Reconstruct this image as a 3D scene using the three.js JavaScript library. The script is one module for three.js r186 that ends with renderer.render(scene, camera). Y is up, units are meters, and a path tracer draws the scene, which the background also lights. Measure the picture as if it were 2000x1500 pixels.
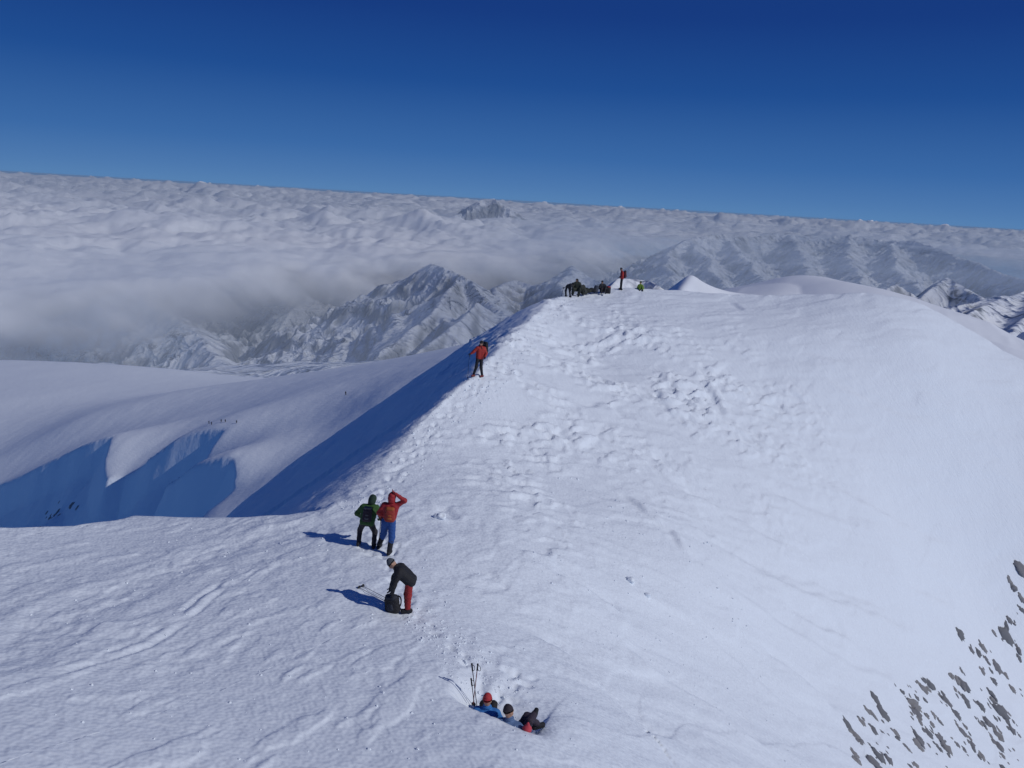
import * as THREE from 'three';
import { mergeGeometries, mergeVertices } from 'three/addons/utils/BufferGeometryUtils.js';

// ---------------------------------------------------------------- camera, sky, sun, exposure
const scene = new THREE.Scene();
const EYE = new THREE.Vector3(0, 12, 0);
const camera = new THREE.PerspectiveCamera(2 * Math.atan(750 / 1570) * 180 / Math.PI, 4 / 3, 0.1, 400000);
camera.rotation.order = 'YXZ';
camera.position.copy(EYE);
camera.rotation.set(-12.85 * Math.PI / 180, 0, 3.3 * Math.PI / 180);
const renderer = new THREE.WebGLRenderer({ antialias: true });
renderer.toneMapping = THREE.LinearToneMapping;
renderer.toneMappingExposure = 1.0;
renderer.shadowMap.enabled = true;

const SUN = new THREE.Vector3(0.765, 0.575, 0.29).normalize();
const sun = new THREE.DirectionalLight(new THREE.Color(1, 0.99, 0.98), 2.0);
sun.position.copy(SUN).multiplyScalar(300).add(new THREE.Vector3(10, 0, -40));
sun.target.position.set(10, 0, -40);
sun.castShadow = true;
sun.shadow.mapSize.set(4096, 4096);
Object.assign(sun.shadow.camera, { left: -120, right: 120, top: 120, bottom: -120, near: 1, far: 900 });
scene.add(sun, sun.target);

// the clear high-mountain sky: deep blue overhead, paler towards the horizon, a faint aureole round the sun
{
  const W = 1024, H = 512, d = new Float32Array(W * H * 4);
  const stops = [[0, [0.094, 0.222, 0.448]], [1, [0.074, 0.190, 0.425]], [3, [0.043, 0.142, 0.380]], [7.5, [0.0145, 0.076, 0.285]], [12, [0.0085, 0.044, 0.216]], [25, [0.0075, 0.033, 0.165]], [90, [0.0075, 0.027, 0.118]]];
  for (let j = 0; j < H; j++) {
    const el = ((j + 0.5) / H - 0.5) * 180, e = Math.max(0, el);
    let k = 0; while (k < stops.length - 2 && e > stops[k + 1][0]) k++;
    const t = Math.min(1, (e - stops[k][0]) / (stops[k + 1][0] - stops[k][0]));
    const c = [0, 1, 2].map((i) => stops[k][1][i] + (stops[k + 1][1][i] - stops[k][1][i]) * t);
    for (let i = 0; i < W; i++) {
      const a = ((i + 0.5) / W - 0.5) * 2 * Math.PI, er = el * Math.PI / 180;
      const cs = SUN.x * Math.cos(er) * Math.cos(a) + SUN.y * Math.sin(er) + SUN.z * Math.cos(er) * Math.sin(a);
      const g = el > 0 ? 0.05 * Math.exp((cs - 1) * 14) : 0;
      for (let q = 0; q < 3; q++) d[(j * W + i) * 4 + q] = c[q] + g * [1, 1.1, 1.2][q];
      d[(j * W + i) * 4 + 3] = 1;
    }
  }
  const t = new THREE.DataTexture(d, W, H, THREE.RGBAFormat, THREE.FloatType);
  t.mapping = THREE.EquirectangularReflectionMapping; t.magFilter = THREE.LinearFilter; t.needsUpdate = true;
  scene.background = t; scene.environment = t;
}

// ---------------------------------------------------------------- helpers
function rng(seed) { let s = seed >>> 0; return () => { s = (s + 0x6D2B79F5) >>> 0; let t = Math.imul(s ^ (s >>> 15), 1 | s); t = (t + Math.imul(t ^ (t >>> 7), 61 | t)) ^ t; return ((t ^ (t >>> 14)) >>> 0) / 4294967296; }; }
const PERM = new Uint8Array(512), GX = new Float32Array(256), GY = new Float32Array(256);
{ const r = rng(77), p = [...Array(256).keys()]; for (let i = 255; i > 0; i--) { const j = Math.floor(r() * (i + 1)); [p[i], p[j]] = [p[j], p[i]]; } for (let i = 0; i < 512; i++) PERM[i] = p[i & 255]; for (let i = 0; i < 256; i++) { const a = r() * 6.2831853; GX[i] = Math.cos(a); GY[i] = Math.sin(a); } }
function noise(x, y) {
  const xf = Math.floor(x), yf = Math.floor(y), X = xf & 255, Y = yf & 255; x -= xf; y -= yf;
  const u = x * x * x * (x * (x * 6 - 15) + 10), v = y * y * y * (y * (y * 6 - 15) + 10), a = PERM[X] + Y, b = PERM[X + 1] + Y;
  const g = (h, dx, dy) => GX[h] * dx + GY[h] * dy;
  const n0 = g(PERM[a], x, y), n1 = g(PERM[b], x - 1, y), n2 = g(PERM[a + 1], x, y - 1), n3 = g(PERM[b + 1], x - 1, y - 1);
  const p = n0 + u * (n1 - n0), q = n2 + u * (n3 - n2);
  return (p + v * (q - p)) * 1.5;
}
function fbm(x, y, o) { let s = 0, a = 1, t = 0; for (let i = 0; i < o; i++) { s += a * noise(x, y); t += a; a *= 0.5; x = x * 2.03 + 17.1; y = y * 2.03 - 9.7; } return s / t; }
function ridged(x, y, o) { let s = 0, a = 1, t = 0, w = 1; for (let i = 0; i < o; i++) { let n = 1 - Math.abs(noise(x, y)); n *= n; s += a * n * w; t += a; w = Math.min(1, n * 1.6); a *= 0.5; x = x * 2.07 + 31.3; y = y * 2.07 + 11.9; } return s / t; }
function tileNoise(x, y, per) {                   // the same noise, repeating after per cells
  const xf = Math.floor(x), yf = Math.floor(y), X = xf % per, Y = yf % per, X1 = (X + 1) % per, Y1 = (Y + 1) % per; x -= xf; y -= yf;
  const u = x * x * x * (x * (x * 6 - 15) + 10), v = y * y * y * (y * (y * 6 - 15) + 10), g = (a, b, dx, dy) => { const h = PERM[(PERM[a & 255] + b) & 511]; return GX[h] * dx + GY[h] * dy; };
  const n0 = g(X, Y, x, y), n1 = g(X1, Y, x - 1, y), n2 = g(X, Y1, x, y - 1), n3 = g(X1, Y1, x - 1, y - 1), p = n0 + u * (n1 - n0), q = n2 + u * (n3 - n2);
  return (p + v * (q - p)) * 1.5;
}
function tiled(n, f, srgb) {                      // square texture from f(u, v) -> grey 0..1 or [r, g, b] 0..1
  const d = new Uint8Array(n * n * 4);
  for (let j = 0; j < n; j++) for (let i = 0; i < n; i++) { const v = f(i / n, j / n), k = (j * n + i) * 4; for (let c = 0; c < 3; c++) d[k + c] = Math.max(0, Math.min(255, Math.round((v.length ? v[c] : v) * 255))); d[k + 3] = 255; }
  const t = new THREE.DataTexture(d, n, n); t.wrapS = t.wrapT = THREE.RepeatWrapping; t.magFilter = THREE.LinearFilter; t.minFilter = THREE.LinearMipmapLinearFilter; t.generateMipmaps = true; if (srgb) t.colorSpace = THREE.SRGBColorSpace; t.needsUpdate = true; return t;
}
const clamp = (x, a, b) => Math.max(a, Math.min(b, x)), lerp = (a, b, t) => a + (b - a) * t;
const smooth = (a, b, x) => { const t = clamp((x - a) / (b - a), 0, 1); return t * t * (3 - 2 * t); };
function polyDist(pl, x, z) {                     // signed (left of travel positive) distance, nearest point, share of the length
  let best = 1e18, out = null, run = 0;
  for (let i = 0; i < pl.length - 1; i++) {
    const ax = pl[i][0], az = pl[i][1], dx = pl[i + 1][0] - ax, dz = pl[i + 1][1] - az, L2 = dx * dx + dz * dz, L = Math.sqrt(L2);
    const t = clamp(((x - ax) * dx + (z - az) * dz) / L2, 0, 1), ex = x - ax - dx * t, ez = z - az - dz * t, d2 = ex * ex + ez * ez;
    if (d2 < best) { best = d2; const cr = dx * (z - az) - dz * (x - ax); out = { d: Math.sqrt(d2), side: cr < 0 ? 1 : -1, px: ax + dx * t, pz: az + dz * t, s: run + t * L, i, t }; }
    run += L;
  }
  out.len = run; return out;
}
// a sheet of nu x nv points from f(i, j) -> [x, y, z], wound so that it faces up when i runs to +x and j runs to -z
function sheet(nu, nv, f) {
  const pos = new Float32Array(nu * nv * 3), uv = new Float32Array(nu * nv * 2), idx = new Uint32Array((nu - 1) * (nv - 1) * 6);
  for (let j = 0; j < nv; j++) for (let i = 0; i < nu; i++) { const p = f(i, j), k = j * nu + i; pos[k * 3] = p[0]; pos[k * 3 + 1] = p[1]; pos[k * 3 + 2] = p[2]; uv[k * 2] = p[0]; uv[k * 2 + 1] = p[2]; }
  let o = 0;
  for (let j = 0; j < nv - 1; j++) for (let i = 0; i < nu - 1; i++) { const a = j * nu + i, b = a + 1, c = a + nu, e = c + 1; idx[o++] = a; idx[o++] = b; idx[o++] = e; idx[o++] = a; idx[o++] = e; idx[o++] = c; }
  const g = new THREE.BufferGeometry();
  g.setAttribute('position', new THREE.BufferAttribute(pos, 3)); g.setAttribute('uv', new THREE.BufferAttribute(uv, 2)); g.setIndex(new THREE.BufferAttribute(idx, 1));
  g.computeVertexNormals(); return g;
}
function structure(name, geo, mat) { const m = new THREE.Mesh(geo, mat); m.name = name; m.castShadow = m.receiveShadow = true; m.userData.kind = 'structure'; scene.add(m); return m; }

// ---------------------------------------------------------------- the snow ridge: foreground saddle, crest, summit dome and right flank
const CTRL = [[-6.9,3.8,-9.76],[-5.44,3.36,-10.44],[-3.7,3.01,-11.02],[-1.75,2.73,-11.54],[0.38,2.57,-11.92],[-8.87,3.37,-12.8],[-6.58,2.89,-13.8],[-3.78,2.67,-14.44],[-1.27,2.38,-15.16],[-11.42,2.69,-16.74],[-8.61,2.35,-18.29],[-5.67,2.26,-19.13],[-3.22,1.97,-21.23],[-3.95,1.99,-21.68],[-2.2,2.15,-17.61],[-0.06,2.32,-13.24],[0.47,2.27,-13.07],[-0.32,2.22,-14.27],[-14.08,2.19,-20.85],[-12.58,1.89,-22.02],[-11.8,1.54,-23.86],[-8.75,1.59,-24.02],[-7.02,1.66,-24.27],[-5.71,1.85,-24.36],[-5.1,1.88,-25.39],[-16.39,2.6,-19.29],[-10.81,3.51,-12.38],[-4.93,1.82,-27.24],[-4.63,1.8,-29.97],[-3.77,2.17,-34.43],[-2.49,2.85,-38.34],[-1.69,3.21,-39.5],[-1.18,3.48,-42.64],[-0.17,4.08,-47.85],[1.1,4.62,-53.48],[2.45,4.93,-58.52],[3.98,5.01,-62.49],[7.08,5.11,-65.76],[8.51,5.26,-66.62],[10.23,5.36,-67.41],[14.03,5.25,-69.27],[18.71,4.88,-70.2],[22.99,4.9,-71.04],[26.84,5.3,-71.86],[31.89,5.54,-73.08],[35.84,5.03,-73.42],[39.47,3.79,-73.69],[43.11,2.09,-73.75],[47.06,0.22,-73.42],[53.19,-2.96,-71.04],[1.83,1.82,-12.98],[3.88,-0.03,-15.5],[6.85,-2.66,-19.06],[10.82,-5.61,-23.11],[18.46,-10.68,-30.14],[29.06,-16.55,-38.42],[1.56,1.2,-16.28],[4.01,-0.98,-19.78],[7.68,-3.37,-25.2],[12.26,-6.03,-29.89],[18.21,-9.07,-35.34],[25.92,-12.64,-41.79],[35.02,-16.17,-48.33],[0.37,1.25,-18.27],[-1.07,1.64,-20.06],[1.13,0.9,-23.48],[3.89,-0.7,-25.22],[7.75,-2.05,-30.54],[14.73,-5.06,-37.79],[23.83,-8.07,-45.32],[38.18,-11.76,-54.95],[-1.76,1.54,-24.83],[0.23,1,-30.05],[3.65,-0.12,-33.7],[9.56,-1.41,-39.72],[19.47,-3.68,-47.87],[32.55,-6.06,-56.9],[40.99,-7.03,-61.1],[0.1,1.64,-37.6],[3.4,1.62,-42.62],[9.42,0.69,-47.78],[17.63,-0.33,-53.86],[26.89,-1.02,-58.85],[37.8,-1.77,-64.48],[3.89,2.78,-52.05],[8.88,3.34,-56.66],[15.06,2.86,-59.45],[23.99,2.79,-62.96],[33.8,1.96,-66.2]];
function thinPlate(CTRL, S, lam) {                // thin-plate surface through surveyed points
  const n = CTRL.length, N = n + 3, A = [], k = (r2) => r2 > 1e-12 ? r2 * Math.log(r2) : 0;
  for (let i = 0; i < N; i++) A.push(new Float64Array(N + 1));
  for (let i = 0; i < n; i++) {
    const xi = CTRL[i][0] * S, zi = CTRL[i][2] * S;
    for (let j = 0; j < n; j++) A[i][j] = k((xi - CTRL[j][0] * S) ** 2 + (zi - CTRL[j][2] * S) ** 2) + (i === j ? lam : 0);
    A[i][n] = A[n][i] = 1; A[i][n + 1] = A[n + 1][i] = xi; A[i][n + 2] = A[n + 2][i] = zi; A[i][N] = CTRL[i][1];
  }
  for (let c = 0; c < N; c++) {
    let p = c; for (let r = c + 1; r < N; r++) if (Math.abs(A[r][c]) > Math.abs(A[p][c])) p = r;
    [A[c], A[p]] = [A[p], A[c]];
    for (let r = 0; r < N; r++) if (r !== c) { const m = A[r][c] / A[c][c]; if (m) for (let q = c; q <= N; q++) A[r][q] -= m * A[c][q]; }
  }
  const w = A.map((row, i) => row[N] / row[i]), cx = CTRL.map((p) => p[0] * S), cz = CTRL.map((p) => p[2] * S);
  return (x, z) => { x *= S; z *= S; let s = w[n] + w[n + 1] * x + w[n + 2] * z; for (let i = 0; i < n; i++) { const a = x - cx[i], b = z - cz[i], r2 = a * a + b * b; if (r2 > 1e-12) s += w[i] * r2 * Math.log(r2); } return s; };
}
const TPS = thinPlate(CTRL, 1 / 20, 0.01);
// the brink: plateau edge, then the crest up to the summit and along the dome; to its left the ground falls away.  x, z, slope just below, slope lower down
const RIM = [[-60, 6, 1, 1.2], [-30, -12, 1, 1.2], [-16.4, -19.3, 1, 1.2], [-14.1, -20.85, 1, 1.2], [-12.6, -22, 1, 1.2], [-11.8, -23.9, 1, 1.1], [-8.75, -24.05, 0.9, 1], [-7, -24.3, 0.8, 0.95], [-5.7, -24.6, 0.6, 0.78], [-5.1, -25.6, 0.5, 0.76],
  [-4.95, -27.2, 0.55, 0.76], [-4.65, -30, 0.66, 0.77], [-3.8, -34.4, 0.8, 0.78], [-2.5, -38.3, 0.86, 0.78], [-1.75, -39.6, 0.88, 0.78], [-1.2, -42.6, 0.88, 0.78], [-0.2, -47.9, 0.84, 0.78], [1.1, -53.5, 0.66, 0.78], [2.4, -58.5, 0.5, 0.78], [4, -62.6, 0.45, 0.78],
  [7.1, -66, 0.35, 0.9], [10.2, -67.7, 0.3, 0.8], [14, -69.5, 0.3, 0.8], [18.7, -70.5, 0.3, 0.8], [26.8, -72, 0.3, 0.8], [31.9, -73.3, 0.3, 0.8], [39.5, -74, 0.3, 0.8], [47, -73.6, 0.3, 0.8], [60, -70, 0.3, 0.8], [130, -40, 0.3, 0.8]];
function baseHeight(x, z) {
  const p = polyDist(RIM, x, z);
  let h;
  if (p.side < 0) h = TPS(x, z);
  else {
    const a = RIM[p.i], b = RIM[p.i + 1], s1 = lerp(a[2], b[2], p.t), s2 = lerp(a[3], b[3], p.t), w = 0.5, d = p.d;
    const q = Math.sqrt(d * d + w * w) - w, lip = Math.max(0, d - 1.2), low = Math.max(0, d - 20);
    h = TPS(p.px, p.pz) - s1 * q - (s2 - s1) * (lip * lip / (lip + 2)) - 0.6 * (low * low / (low + 12));
  }
  const r = Math.hypot(x, z);
  if (r < 14) h = Math.max(h, 10.4 - 1.08 * Math.max(0, r - 0.9) + 0.25 * noise(x * 0.7, z * 0.7) * smooth(1, 3, r));
  return h;
}

// wind lips on the flank: depth of the step, how far it dies away, line in plan
const LIPS = [[0.16,0.9,[[7.4,-39.75],[8.29,-39.6],[9.21,-39.34]]],[0.16,1.2,[[7.95,-38.37],[9.05,-37.74],[10.1,-38.23],[11.28,-38],[12.91,-38.39],[14.5,-38.94],[14.66,-38.41]]],[0.07,0.8,[[6.11,-39.71],[7.4,-39.75]]],[0.16,0.6,[[9.06,-48.6],[9.38,-46.49],[9.67,-45.39]]],[0.14,0.6,[[12.41,-52.41],[13.16,-50.9],[13.59,-48.59]]],[0.09,0.5,[[10.54,-46.77],[11.58,-45.25]]],[0.09,1,[[22.89,-58.4],[24.74,-58.53],[27.22,-58.57],[29.91,-59.07],[33.42,-60.36]]],[0.06,1,[[35.5,-61.12],[39.33,-62.54]]],[0.12,0.7,[[3.79,-42.04],[5.4,-44.05],[6.21,-42.69]]],[0.07,0.6,[[0.21,-31.84],[1.09,-32.85]]],[0.09,0.9,[[5.27,-34.55],[6.14,-33.05],[7.22,-32.53],[7.67,-31.03]]],[0.08,1,[[8.64,-33.65],[10.19,-34.46],[12.08,-35.24],[14.06,-36.46],[17.22,-38.58],[20.22,-40.38],[22.93,-41.77]]],[0.1,1.2,[[10.88,-34.13],[13.23,-35.52],[15.92,-36.97],[18.52,-38.8],[21.58,-40.53],[24.28,-42.08]]],[0.1,1.2,[[13.24,-33.77],[15.1,-34.55],[17.46,-36.01]]],[0.12,1.3,[[10.6,-28.95],[11.58,-29.26],[12.5,-29.56],[13.24,-29.34],[13.79,-28.65]]],[0.08,0.8,[[1.55,-23.44],[2.77,-23.81],[3.65,-23.88],[4,-23.62]]],[0.14,0.7,[[0.71,-19.2],[1.62,-19.16],[2.35,-18.65],[2.76,-18.05],[3.17,-17.57],[3.52,-16.91],[4.21,-17.38],[4.64,-17.82]]],[0.08,1,[[24.74,-44.85],[27.29,-46.33],[29.61,-47.53]]],[0.06,1,[[31.59,-49.98],[34.1,-50.53]]],[0.12,0.5,[[18.31,-68.52],[18.86,-66.31]]],[0.06,0.6,[[-2.05,-26.1],[-1.37,-25.28]]],[0.05,0.7,[[13.87,-47.19],[14.85,-46.48],[15.74,-46.72]]],[0.05,0.8,[[21.64,-60.42],[24.23,-60.94],[26.29,-60.89]]],[0.05,0.6,[[-0.28,-21.69],[0.34,-21.25]]],[0.05,0.7,[[21.88,-46.72],[25.1,-47.45],[26.48,-47.12]]],[0.06,0.7,[[0.47,-23.93],[1.33,-24.43],[2.31,-26.26]]],[0.08,1.4,[[18,-47.5],[22,-48.2],[27,-50.4],[32,-52.5]]],[0.07,1.2,[[9.5,-31.5],[12.5,-32.2],[16.5,-33.8],[20.5,-36.5]]],[0.08,1.3,[[6.5,-27],[8.5,-26.6],[10.5,-26.2],[12.5,-25.2]]],[0.06,1.2,[[14,-42.5],[18,-44],[23,-46.8]]],[0.07,1.1,[[3.6,-21.8],[5.2,-21.6],[7,-21.9],[8.6,-21.4]]]];
const HOLLOW = [[-1.11,-13.92],[-0.64,-13.8],[-0.28,-13.63],[0.23,-13.41],[0.72,-13.22],[1.22,-13.08]], SKI_TRACK = [[-8.03,-12.33],[-7.76,-13.28],[-7.12,-14.55],[-6.93,-15.8],[-6.9,-17.17],[-6.75,-18.41],[-6.3,-19.85]], PATH = [[-9.18,-13],[-9.23,-15.94],[-8.51,-18.94],[-7.91,-20.86],[-6.51,-22.5],[-5.3,-23.27],[-4.74,-24.45]], BOOT_TRAIL = [[-2.01,-17.73],[-1.51,-16.93],[-1.12,-16.58],[-0.72,-15.85],[-0.47,-15.44],[-0.06,-14.91]];
const CREST = RIM.slice(8, 21).map((p) => [p[0], p[1]]);
for (const l of LIPS) { const xs = l[2].map((p) => p[0]), zs = l[2].map((p) => p[1]); { const e = l[2][l[2].length - 1], b = l[2][0], dx = e[0] - b[0], dz = e[1] - b[1]; l[4] = (dz * SUN.x - dx * SUN.z) > 0 ? 1 : -1; } l[3] = [Math.min(...xs) - 4, Math.max(...xs) + 4, Math.min(...zs) - 4, Math.max(...zs) + 4]; }
const near = (pl, m) => { const xs = pl.map((p) => p[0]), zs = pl.map((p) => p[1]), b = [Math.min(...xs) - m, Math.max(...xs) + m, Math.min(...zs) - m, Math.max(...zs) + m]; return (x, z) => x > b[0] && x < b[1] && z > b[2] && z < b[3]; };
const inHollow = near(HOLLOW, 5), inSki = near(SKI_TRACK, 2), inPath = near(PATH, 3), inBoot = near(BOOT_TRAIL, 1.2), inCrest = near(CREST, 3);
const TRAIL = [[-2, -17.8], [-2.9, -20], [-3.6, -22.3], [-4.25, -24.6], [-4.4, -27], [-4.1, -30], [-3.3, -34.3], [-2, -38.3], [-1.25, -39.8], [-0.65, -42.6], [0.45, -48], [1.8, -53.5], [3.1, -58.5], [4.2, -61.5]];
const PRINTS = [];
{
  const r = rng(5); let run = 0;
  for (let i = 0; i < BOOT_TRAIL.length - 1; i++) { const [ax, az] = BOOT_TRAIL[i], [bx, bz] = BOOT_TRAIL[i + 1], L = Math.hypot(bx - ax, bz - az), ux = (bx - ax) / L, uz = (bz - az) / L; for (; run < L; run += 0.3 + r() * 0.12) { const s = PRINTS.length % 2 ? 0.1 : -0.1; PRINTS.push([ax + ux * run - uz * s, az + uz * run + ux * s, Math.atan2(uz, ux) + (r() - 0.5) * 0.5, 0.03 + r() * 0.05]); } run -= L; }
  for (let i = 0; i < 26; i++) PRINTS.push([-0.1 + (r() - 0.4) * 1.6, -15.5 + (r() - 0.5) * 1.5, r() * 6, 0.02 + r() * 0.04]);          // trodden patch by the planted poles
  for (let i = 0; i < 34; i++) { const t = r(); PRINTS.push([lerp(-4.4, -1.9, t) + (r() - 0.5) * 0.9, lerp(-23.2, -17.4, t) + (r() - 0.5) * 0.9, r() * 6, 0.015 + r() * 0.03]); }
for (const [off, ph] of [[0, 0], [0.28, 0.2], [-0.12, 0.1]]) { let d = ph; for (let i = 0; i < TRAIL.length - 1; i++) { const [ax, az] = TRAIL[i], [bx, bz] = TRAIL[i + 1], L = Math.hypot(bx - ax, bz - az), ux = (bx - ax) / L, uz = (bz - az) / L; for (; d < L; d += 0.34 + r() * 0.16) { if (r() < 0.2) continue; const s2 = off + (PRINTS.length % 2 ? 0.12 : -0.12) + (r() - 0.5) * 0.12; PRINTS.push([ax + ux * d - uz * s2, az + uz * d + ux * s2, Math.atan2(uz, ux) + (r() - 0.5) * 0.6, 0.03 + r() * 0.06]); } d -= L; } }
}
const PCELL = new Map(); for (const p of PRINTS) for (let a = -1; a <= 1; a++) for (let b = -1; b <= 1; b++) { const k = (Math.floor(p[0]) + a) + ',' + (Math.floor(p[1]) + b); if (!PCELL.has(k)) PCELL.set(k, []); PCELL.get(k).push(p); }
function snowDetail(x, z) {
  const p = polyDist(RIM, x, z), lee = p.side > 0, ins = lee ? 0 : smooth(0, 1.5, p.d);
  const a = x * 0.86 - z * 0.5, c = x * 0.5 + z * 0.86, wob = 0.5 * fbm(x * 0.25, z * 0.25, 2);
  let h = 0.16 * fbm(x * 0.11 + 2, z * 0.11, 3) * (lee ? 2 : 1);
  const flank = smooth(-1, 5, x + 0.12 * (z + 25)), fore = 1 - smooth(-27, -21, -Math.hypot(x + 6, (z + 16) * 0.9) - 10) * 0 ;
  // long wind ribs that run obliquely down the flank
  const rib = noise(a * 0.16 + wob, c * 0.85 + wob * 1.5), rib2 = noise(a * 0.4 + 7, c * 2.2 + wob * 2);
  h += flank * (0.065 * rib + 0.024 * rib2 + 0.035 * smooth(0.55, 0.62, noise(a * 0.13 + 31, c * 0.5 + wob) + 0.5));
  // broken crust: the belly of the dome below the crest, and patches in the foreground
  const belly = Math.exp(-(((x - 6) / 11) ** 2 + ((z + 49) / 12) ** 2)) + 0.55 * Math.exp(-(((x - 15) / 9) ** 2 + ((z + 54) / 6) ** 2)) + 0.8 * Math.exp(-(((x - 0.5) / 3) ** 2 + ((z + 36) / 11) ** 2));
  if (belly > 0.02) { const k = smooth(-0.25, 0.5, fbm(x * 0.22 + 11, z * 0.22, 3) + 0.15); h += belly * k * (0.20 * (ridged(a * 0.55 + wob, c * 0.8, 3) - 0.4) + 0.10 * (ridged(a * 1.5, c * 1.2, 2) - 0.5) + 0.16 * smooth(0.1, 0.16, noise(a * 0.9 + 2 * wob, c * 1.9 + 17))); }
  if (!lee) {
    const patch = smooth(-0.15, 0.45, fbm(x * 0.3 + 5, z * 0.3 - 8, 3)), nearK = 1 - smooth(24, 34, Math.hypot(x, z));
    h += nearK * (0.012 + 0.035 * patch) * fbm(x * 2.2, z * 2.2, 3) + nearK * 0.03 * patch * (ridged(x * 1.1, z * 0.8, 2) - 0.5);
    h += nearK * 0.028 * smooth(0.1, 0.24, fbm(x * 1.1 + 0.4 * z, z * 0.5 + 4, 4)) * (1 - flank);       // thin wind plates
    h += (1 - nearK) * 0.012 * fbm(x * 1.1, z * 1.1, 3);
  } else h += 0.12 * fbm(x * 0.5, z * 0.5, 4) * smooth(0, 3, p.d) + 0.03 * noise(x * 0.3 + z * 1.4, z * 0.4 - x) ;
  for (const l of LIPS) {
    const b = l[3]; if (x < b[0] || x > b[1] || z < b[2] || z > b[3]) continue;
    const q = polyDist(l[2], x + 0.14 * noise(x * 0.9, z * 0.9), z + 0.14 * noise(x * 0.9 + 9, z * 0.9));
    if (q.d > 3.5) continue;
    const lowSide = q.side * l[4] < 0, ends = smooth(0, 0.18, q.s / q.len) * smooth(0, 0.18, 1 - q.s / q.len), s = lowSide ? -q.d : q.d, wd = 0.06 + 0.0055 * Math.hypot(x, z), t = smooth(-wd, wd, s);
    const end2 = (q.s <= 0 || q.s >= q.len) ? Math.exp(-q.d * 3) : 1;
    h += Math.min(l[0], 0.1) * 2.3 * ends * end2 * lerp(-0.7 * Math.exp(-q.d / l[1]), 0.5 * Math.exp(-q.d / 0.55), t);
  }
  if (inHollow(x, z)) { const q = polyDist(HOLLOW, x, z), f = q.s / q.len, e = smooth(0, 0.35, f) * smooth(0, 0.6, 1 - f); h += e * (q.side > 0 ? -0.62 * smooth(0, 0.45, q.d) * Math.exp(-Math.max(0, q.d - 0.8) / 0.7) : 0); }
  if (inSki(x, z)) { const q = polyDist(SKI_TRACK, x + 0.05 * noise(x, z), z); const k = smooth(-0.35, 0.25, noise(x * 0.9 + 4, z * 0.9)) * smooth(0, 0.2, q.s / q.len) * smooth(0, 0.3, 1 - q.s / q.len); for (const o of [0.16, -0.16]) { const d = q.side * q.d - o; h -= k * 0.035 * Math.exp(-((d / 0.06) ** 2)); h += k * 0.018 * Math.exp(-(((Math.abs(d) - 0.13) / 0.06) ** 2)); } }
  if (inPath(x, z)) { const q = polyDist(PATH, x, z), m = Math.exp(-((q.d / 0.7) ** 2)); h += m * (0.06 * fbm(x * 2.6, z * 2.6, 3) - 0.05) + 0.05 * Math.exp(-(((q.d - 0.95) / 0.25) ** 2)) * (0.6 + noise(x, z)); }
  if (inCrest(x, z)) { const q = polyDist(CREST, x, z), m = Math.exp(-(((q.d - 0.4) / 0.7) ** 2)); h += m * (0.10 * fbm(x * 1.7, z * 1.7, 4)); }
  const cell = PCELL.get(Math.floor(x) + ',' + Math.floor(z));
  if (cell) for (const [px, pz, an, dp] of cell) { const dx = x - px, dz = z - pz; if (dx * dx + dz * dz > 0.25) continue; const u = (dx * Math.cos(an) + dz * Math.sin(an)) / 0.16, v = (-dx * Math.sin(an) + dz * Math.cos(an)) / 0.08, r2 = u * u + v * v; h -= dp * Math.exp(-r2 * r2) - 0.1 * dp * Math.exp(-((Math.sqrt(r2) - 1.5) ** 2) * 6); }
  return h;
}
const nearHeight = (x, z) => baseHeight(x, z) + snowDetail(x, z) * smooth(6, 9, Math.hypot(x, z));
const NU = 900, NV = 680;
function nearGrid(i, j) {
  const t = j / (NV - 1), z = t < 0.04 ? lerp(14, -8.5, t / 0.04) : -8.5 - 115 * Math.pow((t - 0.04) / 0.96, 1.75), w = Math.max(0, -z);
  const x = lerp(-(9 + 0.82 * w), 9 + 0.9 * w, i / (NU - 1));
  return [x, nearHeight(x, z), z];
}
// wind-scoured crust: streaks along the wind and finer grain, in metres
const grainTex = tiled(1024, (u, v) => {
  const w = 0.006 * tileNoise(u * 9, v * 9, 9) * 1;
  const a = tileNoise(u * 16, (v + w) * 16 * 2, 32) , b = tileNoise(u * 40, v * 80, 80), c = tileNoise(u * 120, v * 160, 160), e = 1 - Math.abs(tileNoise(u * 24, (v + w) * 48, 48)) * 2;
  return 0.5 + 0.16 * a + 0.13 * b + 0.1 * c + 0.1 * e;
});
grainTex.repeat.set(1 / 11, 1 / 11); grainTex.rotation = 0.53;
const snowMat = new THREE.MeshStandardMaterial({ color: new THREE.Color(0.8, 0.852, 0.915), roughness: 0.85 });
const crustMat = new THREE.MeshStandardMaterial({ color: new THREE.Color(0.8, 0.852, 0.915), roughness: 0.8, bumpMap: grainTex, bumpScale: 0.06 });
structure('snow_ridge', sheet(NU, NV, nearGrid), crustMat);

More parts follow.
